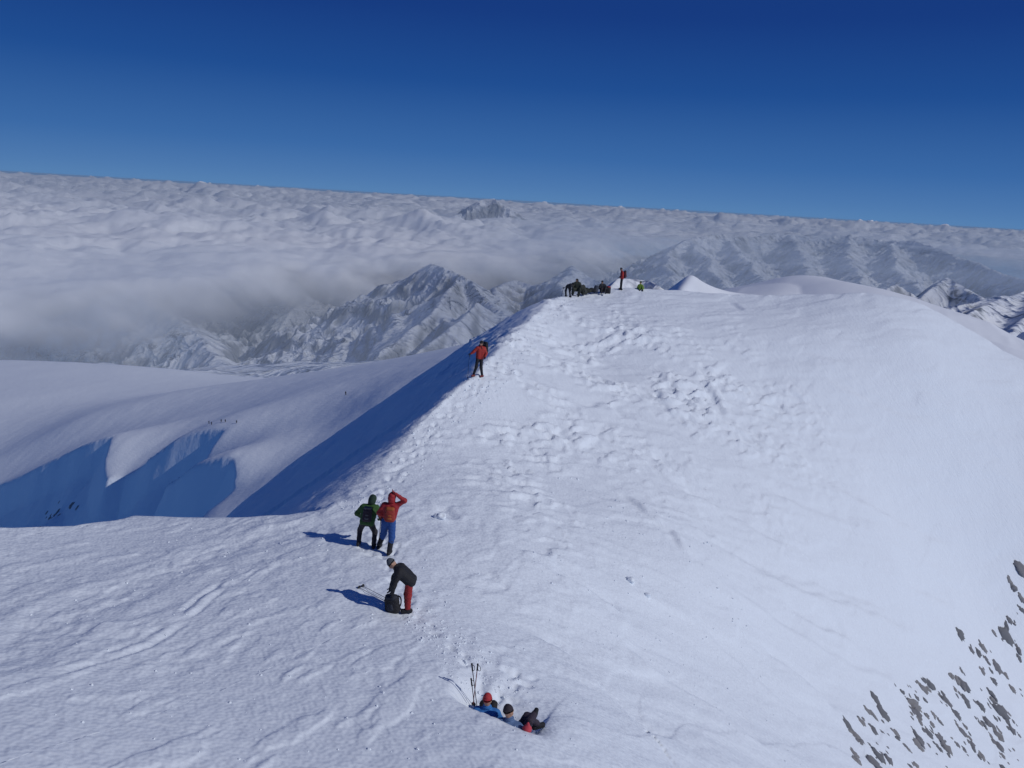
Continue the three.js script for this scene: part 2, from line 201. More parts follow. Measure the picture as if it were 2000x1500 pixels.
// ---------------------------------------------------------------- the shoulder and glacier below on the left, broken by ice cliffs
const MIDRIM = [[-646.9,-353.9,-755.8],[-429.8,-247.1,-642.1],[-350.1,-202.1,-591.6],[-289,-170.3,-552.9],[-259,-176.8,-489.4],[-248.4,-176.5,-491.4],[-218.3,-153.2,-471.2],[-196.4,-136.4,-458],[-164.7,-124.8,-440.8],[-164.8,-135.9,-412.3],[-171.3,-137.9,-388.2],[-154,-123,-375.8],[-131.7,-112.3,-356.7],[-122,-119.6,-329.3],[-120.2,-118.9,-301.5],[-114.9,-120.2,-243.6]];
const MIDPTS = [[-429.8,-247.1,-642.1],[-350.1,-202.1,-591.6],[-289,-170.3,-552.9],[-259,-176.8,-489.4],[-248.4,-176.5,-491.4],[-218.3,-153.2,-471.2],[-196.4,-136.4,-458],[-164.7,-124.8,-440.8],[-164.8,-135.9,-412.3],[-171.3,-137.9,-388.2],[-154,-123,-375.8],[-131.7,-112.3,-356.7],[-122,-119.6,-329.3],[-120.2,-118.9,-301.5],[-282.2,-179.6,-611.2],[-189.2,-139.1,-504.9],[-504.5,-258.8,-758.1],[-425.4,-222.2,-757.7],[-653.1,-272.7,-990.3],[-466.7,-260.9,-1015],[-968,-333,-1478],[-796,-334,-1520],[-628,-325,-1432],[-521,-329,-1420],[-404,-326,-1404],[-237,-310.6,-1393.7],[-133.9,-115.1,-464.7],[-111.2,-108.7,-472.3],[-93.7,-103.1,-477.5],[-103,-107.3,-356.7],[-92.4,-104.5,-392.8],[-102.6,-110.6,-311.4],[-68.2,-89.1,-401.9],[-66,-92.2,-338.2],[-76,-99,-290.3]];
const MIDTPS = thinPlate(MIDPTS, 1 / 300, 0.002), MIDLINE = MIDRIM.map((p) => [p[0], p[2]]);
function midHeight(x, z) {
  const wx = x + 5 * noise(x * 0.02, z * 0.02) + 0.4 * noise(x * 0.09, z * 0.09), wz = z + 5 * noise(x * 0.02 + 9, z * 0.02) + 0.4 * noise(x * 0.09, z * 0.09 + 5);
  const p = polyDist(MIDLINE, wx, wz);
  let h;
  if (p.side > 0) h = MIDTPS(x, z) - 1.6 * Math.exp(-p.d / 3);
  else {
    const flute = 1 + 0.08 * noise(p.s * 0.03, p.d * 0.02) + 0.03 * noise(p.s * 0.13, p.d * 0.05), d = p.d;
    h = MIDTPS(p.px, p.pz) - 1.6 - (2.4 * Math.min(d, 11) + 1.35 * clamp(d - 11, 0, 16) + 0.75 * Math.max(0, d - 27)) * flute;
  }
  h += 1.2 * fbm(x * 0.012, z * 0.012, 4) + 0.25 * fbm(x * 0.1 + 3, z * 0.04, 3);
  const out = z < -1450 ? -1450 - z : 0; h -= out * 0.35 + out * out * 0.0006;
  return h;
}
const MNU = 430, MNV = 440;
function midGrid(i, j) {
  const t = j / (MNV - 1), z = t < 0.8 ? -150 - 750 * Math.pow(t / 0.8, 1.15) : -900 - 1500 * Math.pow((t - 0.8) / 0.2, 1.4), w = -z;
  const x = lerp(-(40 + 0.95 * w), 60 + 0.06 * w, i / (MNU - 1));
  return [x, midHeight(x, z), z];
}
const firnTex = grainTex.clone(); firnTex.repeat.set(1 / 130, 1 / 130); firnTex.needsUpdate = true;
structure('glacier', sheet(MNU, MNV, midGrid), new THREE.MeshStandardMaterial({ color: snowMat.color, roughness: 0.85, bumpMap: firnTex, bumpScale: 0.28 }));

// ---------------------------------------------------------------- the ranges beyond, down to the valley floors
const RANGES = [
  [0.33, 0.15, [[266,-74.2,-855.5],[321,-63.5,-944.1],[369.1,-55.2,-980.7],[385,-56.7,-942.1],[405.7,-75,-887.8],[424.2,-90.7,-787.1]]],
  [0.6, 0.3, [[160.4,-51.6,-781.2],[179.5,-56,-792.1],[209.9,-62.7,-809.9],[264.9,-71.8,-835]]],
  [0.95, 0.3, [[160.4,-51.6,-781.2],[148,-55.9,-752.6],[133.2,-62.5,-703.6]]],
  [0.7, 0.6, [[132,-154,-1485],[183,-122,-1584],[242,-130,-1677],[262,-132,-1653],[288,-144,-1566]]],
  [0.75, 1, [[887,-210,-2219],[1023,-195,-2381],[1249,-185,-2720],[1323,-221,-2682],[1289,-237,-2473]]],
  [0.75, 1, [[1559,-253,-3123],[1815,-199,-3446],[1790,-231,-3229],[1733,-238,-3031],[1614,-251,-2751]]],
  [0.7, 1, [[1172,-205,-2198],[1294,-193,-2246],[1386,-178,-2309],[1584,-166,-2542],[1857,-122,-2724]]],
  [0.7, 1, [[1386,-178,-2309],[1080,-191,-1906],[911,-192,-1655]]],
  [0.7, 1, [[1584,-166,-2542],[1213,-195,-1943],[880,-189,-1440]]],
  [0.55, 1, [[691.6,-117.7,-1093.1],[620.1,-120.8,-898.8],[636.5,-127.1,-1066.8]]],
  [0.62, 1, [[-793,-650,-6519],[-666,-513,-6444],[-486,-548,-6256],[-309,-581,-5963],[-216,-654,-5657],[-60,-692,-5152],[41,-708,-4644]]],
  [0.55, 1, [[-437,-575,-6157],[-496,-611,-5543],[-530,-688,-4922],[-649,-761,-4283],[-758,-810,-3736],[-821,-812,-3301]]],
  [0.6, 1, [[-793,-650,-6519],[-973,-829,-6371],[-1182,-1028,-5997],[-1329,-1150,-5209],[-1345,-1164,-4670]]],
  [0.55, 1.2, [[-203,-610,-4957],[-298,-652,-4339],[-406,-680,-3817],[-490,-700,-3392],[-525,-693,-2868]]],
  [0.42, 0.35, [[-1287,-444,-2094],[-1236,-424,-2129],[-1200,-413,-2152],[-1115,-448,-2133],[-1002,-468,-2127],[-868,-481,-2072],[-750,-490,-2007]]],
  [0.5, 1, [[-3729,-990,-7572],[-2846,-1041,-6529],[-2261,-1111,-5772],[-1855,-1152,-5154],[-1513,-1162,-4619]]],
  [0.5, 1, [[-4157,-1101,-9577],[-3625,-1090,-9793],[-2968,-1055,-9490],[-2211,-1075,-8448],[-2215,-1262,-7370],[-2134,-1342,-6528]]],
  [0.5, 1, [[-2643,-1094,-10101],[-2156,-981,-10228],[-1691,-1012,-9803],[-1634,-1101,-8267],[-1697,-1252,-7195]]],
  [0.55, 1, [[-1691,-1012,-9803],[-1194,-867,-8877],[-666,-513,-6444]]],
  [0.6, 1, [[-223,-768,-6953],[-67,-839,-8959],[158,-852,-8656],[381,-721,-8259],[556,-606,-8258],[692,-674,-7940],[878,-721,-7311],[1020,-755,-6373]]],
  [0.6, 1, [[556,-606,-8258],[396,-732,-6949],[199,-822,-5938]]],
  [0.6, 1, [[1903,-582,-10614],[2460,-420,-12350],[3343,-334,-14002],[4309,-392,-15237],[5347,-283,-16429],[5902,-344,-16237],[6421,-267,-16040],[6729,-325,-15128],[6874,-258,-14268],[6654,-374,-12765],[6091,-475,-10606],[5115,-507,-7822]]],
  [0.55, 1, [[2571,-413,-12328],[2320,-626,-9789],[1938,-725,-7270]]],
  [0.55, 1, [[3601,-393,-14308],[2877,-612,-10016],[2316,-691,-7162]]],
  [0.55, 1, [[5396,-310,-16413],[3909,-576,-11203],[2883,-675,-7731]]],
  [0.55, 1, [[6424,-287,-16039],[4456,-530,-10999],[3395,-616,-7920]]],
  [0.55, 1, [[6807,-319,-15093],[4677,-517,-10119],[3685,-591,-7390]]],
  [0.55, 1, [[1903,-582,-10614],[1579,-688,-8098],[2004,-1001,-8715]]],
  [0.6, 1, [[-1637,-456,-18924],[-1238,-246,-19960],[-972,10,-19976],[-800,-40,-19985],[-627,30,-19990],[-423,-246,-19744],[-105,-375,-19246]]],
];
const VS = new Float64Array(60), QS = new Float64Array(60), RS = new Float64Array(60);
function farHeight(x, z) {
  const D = Math.hypot(x, z), wa = Math.min(130, 12 + D * 0.02), wf = 1 / Math.min(900, 80 + D * 0.14);
  const wx = x + wa * fbm(x * wf, z * wf, 3), wz = z + wa * fbm(x * wf + 40, z * wf - 20, 3);
  let h = -1750 + 350 * fbm(x * 0.00025, z * 0.00025, 3) + (D > 9000 ? 350 * ridged(x * 0.00022, z * 0.00022, 5) * smooth(9000, 14000, D) : 0);
  const K = 6 + D * 0.002; let n = 1, sw = 1, sr = 1, sb = 800, top = h; VS[0] = h;
  for (const [slope, rough, pl] of RANGES) {
    let bv = -1e9, bq = 0; const w = rough < 0.2 ? 60 : 5;
    for (let i = 0; i < pl.length - 1; i++) {
      const a = pl[i], b = pl[i + 1], dx = b[0] - a[0], dz = b[2] - a[2], t = clamp(((wx - a[0]) * dx + (wz - a[2]) * dz) / (dx * dx + dz * dz), 0, 1);
      const d = Math.hypot(wx - a[0] - dx * t, wz - a[2] - dz * t), q = Math.sqrt(d * d + w * w) - w, v = a[1] + (b[1] - a[1]) * t - slope * q * (1 - 0.25 * Math.min(1, q / 2500));
      if (v > bv) { bv = v; bq = q; }
    }
    VS[n] = bv; QS[n] = bq; RS[n++] = rough; if (bv > top) top = bv;
  }
  sw = sr = sb = 0;
  for (let i = 0; i < n; i++) { const e = Math.exp((VS[i] - top) / K); sw += e; sr += e * (i ? RS[i] : 1); sb += e * (i ? QS[i] : 800); }
  h = top + K * Math.log(sw) - K * 0.2; const ro = sr / sw, best = sb / sw;
  const f = 1 / Math.min(620, 60 + D * 0.1), am = ro * Math.min(best * 0.45 + 6, Math.min(320, 10 + D * 0.03));
  h -= am * (1 - ridged(x * f, z * f, 5)) - am * 0.18;
  h += ro * 0.2 * am * fbm(x * f * 7, z * f * 7, 3);
  if (x < -60 && z > -2600) h = Math.min(h, lerp(-700, h, smooth(-1900, -2600, z)));   // below the glacier
  return h;
}
const FNU = 560, FNV = 760;
function farGrid(i, j) {
  const z = -560 * Math.pow(27000 / 560, j / (FNV - 1)), w = -z, x = lerp(-(0.72 * w + 200), 0.8 * w + 200, i / (FNU - 1));
  return [x, farHeight(x, z), z];
}
// gullies and ribs finer than the grid, and the rock they bare
const gully = new Float32Array(1024 * 1024);
for (let j = 0; j < 1024; j++) for (let i = 0; i < 1024; i++) {
  const u = i / 1024, v = j / 1024, wu = u + 0.02 * tileNoise(u * 6, v * 6, 6), wv = v + 0.02 * tileNoise(u * 6 + 3, v * 6, 6); let sum = 0, am = 1, w = 1, tot = 0;
  for (let o = 0, f = 10; o < 5; o++, f *= 2) { let n = 1 - Math.abs(tileNoise(((wu % 1) + 1) % 1 * f, ((wv % 1) + 1) % 1 * f, f)) * 1.3; n = n > 0 ? n * n : 0; sum += am * n * w; tot += am; w = Math.min(1, n * 1.7); am *= 0.52; }
  gully[j * 1024 + i] = sum / tot;
}
const gullyAt = (u, v) => gully[(Math.floor(v * 1024) & 1023) * 1024 + (Math.floor(u * 1024) & 1023)];
const gullyTex = tiled(1024, gullyAt), rockTex = tiled(1024, (u, v) => {
  const e = 1 / 1024, gx = gullyAt(u + e, v) - gullyAt(u - e, v), gy = gullyAt(u, v + e) - gullyAt(u, v - e), k = smooth(0.05, 0.13, Math.hypot(gx, gy) + 0.02 * tileNoise(u * 60, v * 60, 60)) * smooth(-0.25, 0.25, tileNoise(u * 8 + 0.5, v * 8, 8) + 0.15 * tileNoise(u * 32, v * 32, 32));
  return [lerp(1, 0.44, k), lerp(1, 0.46, k), lerp(1, 0.5, k)];
}, true);
for (const t of [gullyTex, rockTex]) t.repeat.set(1 / 2900, 1 / 2900);
{
  const g = sheet(FNU, FNV, farGrid), p = g.attributes.position, n = g.attributes.normal, c = new Float32Array(p.count * 3);
  for (let i = 0; i < p.count; i++) {
    const x = p.getX(i), y = p.getY(i), z = p.getZ(i), D = Math.hypot(x, z), f = 1 / Math.min(300, 20 + D * 0.03);
    const steep = 1 - n.getY(i), r = smooth(0.16, 0.38, steep + 0.26 * fbm(x * f, z * f + y * f, 4)) * (D < 1300 ? 0.15 : 1);
    const forest = smooth(-1250, -1500, y + 160 * fbm(x * 0.002, z * 0.002, 4)) * 0.4, k = Math.max(r * 0.75, forest);
    c[i * 3] = lerp(0.82, 0.10, k); c[i * 3 + 1] = lerp(0.85, 0.11, k); c[i * 3 + 2] = lerp(0.9, 0.13, k);
  }
  g.setAttribute('color', new THREE.BufferAttribute(c, 3));
  // the near hills are smooth snow, the ranges behind them broken rock and snow
  const split = Math.round(Math.log(1500 / 560) / Math.log(27000 / 560) * (FNV - 1)), idx = g.index.array, cut = split * (FNU - 1) * 6;
  const a = g.clone(), b = g; a.setIndex(new THREE.BufferAttribute(idx.slice(0, cut), 1)); b.setIndex(new THREE.BufferAttribute(idx.slice(cut), 1));
  structure('snow_hills', mergeVertices(a), new THREE.MeshStandardMaterial({ vertexColors: true, roughness: 0.95 }));
  structure('mountain_range', b, new THREE.MeshStandardMaterial({ vertexColors: true, roughness: 0.95, map: rockTex, bumpMap: gullyTex, bumpScale: 85 }));
}

// ---------------------------------------------------------------- the sea of cloud over the valleys
const DECK_EDGE = [[-2114,-2286],[-2069,-2873],[-2047,-3492],[-2199,-4343],[-2171,-5573],[-1817,-6326],[-1355,-7306],[-610,-8507],[400,-9618],[1696,-11461],[2920,-15062],[4600,-18500],[9000,-21500],[14000,-20500],[18000,-17500],[26000,-15500]];
function billow(x, y, o) { let s = 0, a = 1, t = 0; for (let i = 0; i < o; i++) { s += a * (Math.abs(noise(x, y)) * 1.6); t += a; a *= 0.52; x = x * 2.05 + 13.7; y = y * 2.05 - 4.1; } return s / t; }
function deckSpot(x, z) {
  const p = polyDist(DECK_EDGE, x, z), D = Math.hypot(x, z);
  const s = p.side * p.d * (p.side > 0 ? 1 : 1), inside = s + 700 * fbm(x * 0.0006, z * 0.0006, 4) * Math.min(1, D / 9000 + 0.2);
  return { inside, D };
}
const CNU = 560, CNV = 450;
{
  const alpha = new Float32Array(CNU * CNV * 4);
  const g = sheet(CNU, CNV, (i, j) => {
    const z = -1800 * Math.pow(190000 / 1800, j / (CNV - 1)), w = -z, x = lerp(-(0.8 * w + 1500), 0.85 * w + 300, i / (CNU - 1));
    const { inside: raw, D } = deckSpot(x, z), inside = raw - 350, e = smooth(-1200, 1600 + D * 0.1, inside);
    const wx = x + 300 * fbm(x * 0.0005, z * 0.0005, 2), big = 1.1 * billow(wx * 0.00034, z * 0.00034, 5) + 0.15, mid = billow(wx * 0.0013 + 7, z * 0.0013, 4) + 0.2, tower = smooth(0.12, 0.5, fbm(x * 0.00016 + 5, z * 0.0001, 4));
    const far = smooth(4000, 16000, D), vfar = smooth(16000, 50000, D);
    const y = -800 + e * (150 + 90 * far + (150 + 200 * far + 260 * vfar) * (big - 0.55) + (50 + 80 * far + 60 * vfar) * (mid - 0.55) + 420 * vfar * tower) - 100 * vfar - 420 * (1 - smooth(-500, 900, inside));
    const k = (j * CNU + i) * 4; alpha[k] = alpha[k + 1] = alpha[k + 2] = 1;
    alpha[k + 3] = smooth(-450, 700 + D * 0.03, inside + 500 * fbm(x * 0.0012, z * 0.0012, 5));
    return [x, y, z];
  });
  g.setAttribute('color', new THREE.BufferAttribute(alpha, 4));
  structure('cloud_sea', g, new THREE.MeshStandardMaterial({ color: new THREE.Color(0.95, 0.955, 0.965), roughness: 1, vertexColors: true, transparent: true }));
}
// thin mist that hangs between the ridge and the ranges
for (const [y0, from, to, left] of [[-165, 1700, 26000, 0.25], [-350, 2600, 26000, 0.3], [-485, 1400, 8500, 1]]) {
  const nu = 90, nv = 90, al = new Float32Array(nu * nv * 4).fill(1);
  const g = sheet(nu, nv, (i, j) => {
    const z = -from * Math.pow(to / from, j / (nv - 1)), w = -z, fx = i / (nu - 1), x = lerp(-(0.8 * w + 1500), 0.9 * w + 800, fx);
    al[(j * nu + i) * 4 + 3] = smooth(0, 0.25, j / (nv - 1)) * smooth(0, 0.2, 1 - j / (nv - 1)) * smooth(-0.75, 0.35, fbm(x * 0.00035 + y0, z * 0.00035, 4)) * lerp(left, 1, smooth(-0.12, 0.12, x / w));
    return [x, y0 + 30 * fbm(x * 0.0004, z * 0.0004, 2), z];
  });
  g.setAttribute('color', new THREE.BufferAttribute(al, 4));
  structure({ 165: 'cloud_veil', 350: 'cloud_veil_001', 485: 'cloud_veil_002' }[-y0], g, new THREE.MeshStandardMaterial({ color: new THREE.Color(0.78, 0.89, 1.0), roughness: 1, vertexColors: true, transparent: true, opacity: 0.27, depthWrite: false }));
}
scene.fog = new THREE.FogExp2(new THREE.Color(0.66, 0.83, 1.0), 0.000036);

// ---------------------------------------------------------------- solid shapes from distance fields
const V = (x, y, z) => [x, y, z], add = (a, b, s = 1) => [a[0] + b[0] * s, a[1] + b[1] * s, a[2] + b[2] * s], sub = (a, b) => [a[0] - b[0], a[1] - b[1], a[2] - b[2]], mixv = (a, b, t) => [lerp(a[0], b[0], t), lerp(a[1], b[1], t), lerp(a[2], b[2], t)];
const dot3 = (a, b) => a[0] * b[0] + a[1] * b[1] + a[2] * b[2], len3 = (a) => Math.hypot(a[0], a[1], a[2]), unit = (a) => { const l = len3(a) || 1; return [a[0] / l, a[1] / l, a[2] / l]; }, cross3 = (a, b) => [a[1] * b[2] - a[2] * b[1], a[2] * b[0] - a[0] * b[2], a[0] * b[1] - a[1] * b[0]];
const cap = (a, b, ra, rb) => { const d = sub(b, a), L2 = dot3(d, d) || 1e-9; return { lo: a.map((v, i) => Math.min(v - ra, b[i] - rb)), hi: a.map((v, i) => Math.max(v + ra, b[i] + rb)), f: (x, y, z) => { const px = x - a[0], py = y - a[1], pz = z - a[2], t = clamp((px * d[0] + py * d[1] + pz * d[2]) / L2, 0, 1); return Math.hypot(px - d[0] * t, py - d[1] * t, pz - d[2] * t) - (ra + (rb - ra) * t); } }; };
const ball = (c, r, ax) => { const R = Math.max(...r); return { lo: c.map((v) => v - R), hi: c.map((v) => v + R), f: (x, y, z) => { let p = [x - c[0], y - c[1], z - c[2]]; if (ax) p = [dot3(p, ax[0]), dot3(p, ax[1]), dot3(p, ax[2])]; const k = Math.hypot(p[0] / r[0], p[1] / r[1], p[2] / r[2]); return (k - 1) * Math.min(...r); } }; };
// smooth union of shapes, meshed with surface nets; cut(x, y, z) > 0 removes
function solid(shapes, k, cell, { cut, wrinkle = 0, pad = 0 } = {}) {
  const lo = [0, 1, 2].map((i) => Math.min(...shapes.map((s) => s.lo[i])) - cell * 2 - pad - wrinkle), hi = [0, 1, 2].map((i) => Math.max(...shapes.map((s) => s.hi[i])) + cell * 2 + pad + wrinkle);
  const n = [0, 1, 2].map((i) => Math.ceil((hi[i] - lo[i]) / cell) + 1), [nx, ny, nz] = n, F = new Float32Array(nx * ny * nz);
  for (let c = 0, o = 0; c < nz; c++) for (let b = 0; b < ny; b++) for (let a = 0; a < nx; a++, o++) {
    const x = lo[0] + a * cell, y = lo[1] + b * cell, z = lo[2] + c * cell; let d = 1e3;
    for (const s of shapes) { const q = s.f(x, y, z), h = Math.max(k - Math.abs(d - q), 0) / k; d = Math.min(d, q) - h * h * k * 0.25; }
    if (wrinkle) d += wrinkle * (Math.sin(x * 31 + y * 23 + 3 * Math.sin(z * 17)) * Math.sin(y * 41 - z * 19 + 2 * Math.sin(x * 13)) + 0.6 * Math.sin(y * 63 + x * 27 + z * 33));
    if (cut) d = Math.max(d, cut(x, y, z));
    F[o] = d;
  }
  const id = new Int32Array(nx * ny * nz).fill(-1), pos = [], idx = [], O = [0, 1, nx, nx + 1, nx * ny, nx * ny + 1, nx * ny + nx, nx * ny + nx + 1];
  for (let c = 0; c < nz - 1; c++) for (let b = 0; b < ny - 1; b++) for (let a = 0; a < nx - 1; a++) {
    const o = a + b * nx + c * nx * ny; let m = 0; for (let i = 0; i < 8; i++) if (F[o + O[i]] < 0) m |= 1 << i;
    if (m === 0 || m === 255) continue;
    let sx = 0, sy = 0, sz = 0, cn = 0;
    for (let i = 0; i < 8; i++) for (const bit of [1, 2, 4]) { const j = i | bit; if (i & bit) continue; const f0 = F[o + O[i]], f1 = F[o + O[j]]; if ((f0 < 0) === (f1 < 0)) continue; const t = f0 / (f0 - f1); sx += (i & 1) + (bit === 1 ? t : 0); sy += ((i >> 1) & 1) + (bit === 2 ? t : 0); sz += ((i >> 2) & 1) + (bit === 4 ? t : 0); cn++; }
    id[o] = pos.length / 3; pos.push(lo[0] + (a + sx / cn) * cell, lo[1] + (b + sy / cn) * cell, lo[2] + (c + sz / cn) * cell);
  }
  const Y = nx, Z = nx * ny, quad = (f, p, q, r, s) => { if (Math.min(p, q, r, s) < 0) return; if (f) idx.push(p, q, r, p, r, s); else idx.push(p, r, q, p, s, r); };
  for (let c = 1; c < nz - 1; c++) for (let b = 1; b < ny - 1; b++) for (let a = 1; a < nx - 1; a++) {
    const o = a + b * Y + c * Z, s = F[o] < 0;
    if (s !== (F[o + 1] < 0)) quad(s, id[o - Y - Z], id[o - Z], id[o], id[o - Y]);
    if (s !== (F[o + Y] < 0)) quad(s, id[o - Z - 1], id[o - 1], id[o], id[o - Z]);
    if (s !== (F[o + Z] < 0)) quad(s, id[o - 1 - Y], id[o - Y], id[o], id[o - 1]);
  }
  const g = new THREE.BufferGeometry(); g.setAttribute('position', new THREE.Float32BufferAttribute(pos, 3)); g.setIndex(idx); g.computeVertexNormals(); return g;
}
// ---------------------------------------------------------------- things and parts
const taken = {};
function numbered(n) { const k = taken[n] = (taken[n] ?? -1) + 1; return k ? n + '_' + String(k).padStart(3, '0') : n; }
function thing(name, label, category, pos, group) { const o = new THREE.Group(); o.name = numbered(name); o.position.set(...pos); o.userData = { label, category }; if (group) o.userData.group = group; scene.add(o); return o; }
function part(name, geo, mat, parent, label) { const m = new THREE.Mesh(geo, mat); m.name = name; m.castShadow = m.receiveShadow = true; if (label) m.userData.label = label; parent.add(m); return m; }
const mats = {};
function cloth(r, g, b, rough = 0.8) { const k = [r, g, b, rough].join(); return mats[k] ??= new THREE.MeshStandardMaterial({ color: new THREE.Color(r, g, b), roughness: rough }); }
const SKIN = cloth(0.42, 0.24, 0.16, 0.6), BLACK = cloth(0.012, 0.012, 0.016), RED = cloth(0.33, 0.018, 0.022, 0.7), STEEL = cloth(0.25, 0.26, 0.28, 0.4);
const rod = (a, b, ra, rb, seg = 8) => { const A = new THREE.Vector3(...a), B = new THREE.Vector3(...b), g = new THREE.CylinderGeometry(rb, ra, A.distanceTo(B), seg); g.applyQuaternion(new THREE.Quaternion().setFromUnitVectors(new THREE.Vector3(0, 1, 0), B.clone().sub(A).normalize())); g.translate((a[0] + b[0]) / 2, (a[1] + b[1]) / 2, (a[2] + b[2]) / 2); return g; };
const ground = (x, z) => nearHeight(x, z);

/* joints are metres from the base point on the snow, x right, y up, z towards the viewer.
   J: head, chest, pelvis, [sh, el, ha] x2 (left, right), [hip, kn, an] x2; face: the way the head looks */
function person(label, base, J, look, opt = {}) {
  const cell = opt.cell ?? 0.018, t = thing('person', label, 'person', base, opt.group), up = [0, 1, 0];
  const G = (x, z) => ground(base[0] + x, base[2] + z) - base[1];
  for (const s of [0, 1]) if (!opt.seated) { const L = J.leg[s], gy = G(L[2][0], L[2][2]); L[2] = V(L[2][0], L[2][1] + gy, L[2][2]); L[1] = V(L[1][0], L[1][1] + gy * 0.6, L[1][2]); }
  const lat = unit(sub(J.arm[1][0], J.arm[0][0])), spine = unit(sub(J.chest, J.pelvis)), f = unit(look), neck = mixv(J.chest, J.head, 0.55);
  const headUp = unit(sub(J.head, neck)), hx = unit(cross3(headUp, f)), fz = unit(cross3(hx, headUp)), AX = [hx, headUp, fz];
  const H = (x, y, z) => add(add(add(J.head, hx, x), headUp, y), fz, z);
  const wrist = (A) => add(A[2], unit(sub(A[2], A[1])), -0.06);
  // the body under the clothes, head and neck included
  const limbs = [cap(add(J.pelvis, lat, -0.07), add(J.chest, lat, -0.08), 0.10, 0.105), cap(add(J.pelvis, lat, 0.07), add(J.chest, lat, 0.08), 0.10, 0.105), cap(J.chest, J.head, 0.075, 0.05)];
  for (const s of [0, 1]) { const A = J.arm[s], L = J.leg[s]; limbs.push(cap(A[0], A[1], 0.05, 0.04), cap(A[1], wrist(A), 0.04, 0.027), cap(L[0], L[1], 0.075, 0.055), cap(L[1], L[2], 0.052, 0.036)); }
  const bodyG = solid(limbs, 0.05, Math.max(0.022, cell));
  const hc = Math.max(0.008, cell * 0.55);
  const headG = solid([ball(H(0, 0.02, -0.01), [0.074, 0.105, 0.09], AX), ball(H(0, -0.045, 0.03), [0.055, 0.062, 0.055], AX), cap(H(0, 0.01, 0.085), H(0, -0.022, 0.108), 0.011, 0.016), cap(H(-0.035, 0.03, 0.078), H(0.035, 0.03, 0.078), 0.014, 0.014), cap(H(-0.02, -0.056, 0.082), H(0.02, -0.056, 0.082), 0.009, 0.009), ball(H(-0.076, 0.0, -0.01), [0.012, 0.03, 0.018], AX), ball(H(0.076, 0.0, -0.01), [0.012, 0.03, 0.018], AX), cap(H(0, -0.05, -0.02), neck, 0.052, 0.055)], 0.025, hc);
  part('body', mergeGeometries([bodyG, headG]), SKIN, t);
  if (!opt.hood && cell < 0.03) for (const s of [-1, 1]) part('eye', new THREE.SphereGeometry(0.011, 10, 8).translate(...H(s * 0.031, 0.012, 0.083)), BLACK, t);
  // jacket
  const jr = opt.bulk ?? 1, js = [cap(add(J.pelvis, lat, -0.075), add(J.chest, lat, -0.095), 0.125 * jr, 0.125 * jr), cap(add(J.pelvis, lat, 0.075), add(J.chest, lat, 0.095), 0.125 * jr, 0.125 * jr), cap(mixv(J.pelvis, J.chest, 0.8), neck, 0.12, 0.075)];
  for (const s of [0, 1]) { const A = J.arm[s]; js.push(cap(A[0], A[1], 0.078 * jr, 0.062 * jr), cap(A[1], wrist(A), 0.064 * jr, 0.048)); }
  const hem = add(J.pelvis, spine, opt.hem ?? -0.1);
  const jacket = part('jacket', solid(js, 0.05, cell, { wrinkle: 0.004, cut: (x, y, z) => { const q = dot3(sub([x, y, z], hem), spine); return Math.hypot(...sub([x, y, z], hem)) < 0.34 ? -q : -1; } }), opt.jacket, t, opt.jacketLabel);
  part('collar', new THREE.TorusGeometry(0.07, 0.022, 8, 16).applyQuaternion(new THREE.Quaternion().setFromUnitVectors(new THREE.Vector3(0, 0, 1), new THREE.Vector3(...headUp))).translate(...neck), opt.jacket, jacket);
  // trousers
  const tb = opt.baggy ?? 1, ts = [cap(add(J.pelvis, lat, -0.06), add(J.pelvis, lat, 0.06), 0.115, 0.115)];
  for (const s of [0, 1]) { const L = J.leg[s]; ts.push(cap(J.pelvis, L[0], 0.11, 0.1), cap(L[0], L[1], 0.098 * tb, 0.075 * tb), cap(L[1], mixv(L[1], L[2], opt.gaiters ? 0.35 : 0.92), 0.076 * tb, 0.066 * tb)); }
  part('trousers', solid(ts, 0.035, cell, { wrinkle: 0.004 }), opt.trousers, t, opt.trousersLabel);
  for (const s of [0, 1]) {
    const L = J.leg[s], A = J.arm[s], toe = unit(opt.toe?.[s] ?? [look[0], 0, look[2]]), an = L[2], heel = add(an, toe, -0.07);
    if (opt.gaiters) part('gaiter', solid([cap(mixv(L[1], an, 0.3), an, 0.082, 0.07)], 0.02, cell), opt.gaiters, t);
    const boot = part('boot', solid([cap(add(mixv(L[1], an, 0.72), [0, 0, 0]), an, 0.062, 0.062), cap(add(heel, up, -0.045), add(add(an, toe, 0.13), up, -0.05), 0.052, 0.046)], 0.03, cell), opt.boots ?? BLACK, t);
    part('sole', solid([cap(add(heel, up, -0.088), add(add(an, toe, 0.14), up, -0.09), 0.04, 0.038)], 0.01, cell, { cut: (x, y, z) => Math.abs(y - (an[1] - 0.088)) - 0.016 }), BLACK, boot);
    // gloved hand: palm, four fingers that bend at the knuckles, thumb from the side
    const d = unit(sub(A[2], A[1])), side = unit(cross3(d, Math.abs(d[1]) > 0.8 ? f : up)), pn = unit(cross3(side, d)), c0 = wrist(A), hs = [cap(add(c0, side, -0.02), add(add(c0, d, 0.075), side, -0.026), 0.024, 0.02), cap(add(c0, side, 0.02), add(add(c0, d, 0.075), side, 0.026), 0.024, 0.02)];
    const curl = opt.grip?.[s] ? 1 : 0.45;
    [[-0.033, 0.042], [-0.011, 0.05], [0.011, 0.047], [0.033, 0.037]].forEach(([o, l]) => { const k0 = add(add(c0, d, 0.085), side, o), d1 = unit(add(d, pn, curl * 0.8)), k1 = add(k0, d1, l), d2 = unit(add(d, pn, curl * 2.6)), k2 = add(k1, d2, l * 0.75); hs.push(cap(k0, k1, 0.0125, 0.0115), cap(k1, k2, 0.0115, 0.0095)); });
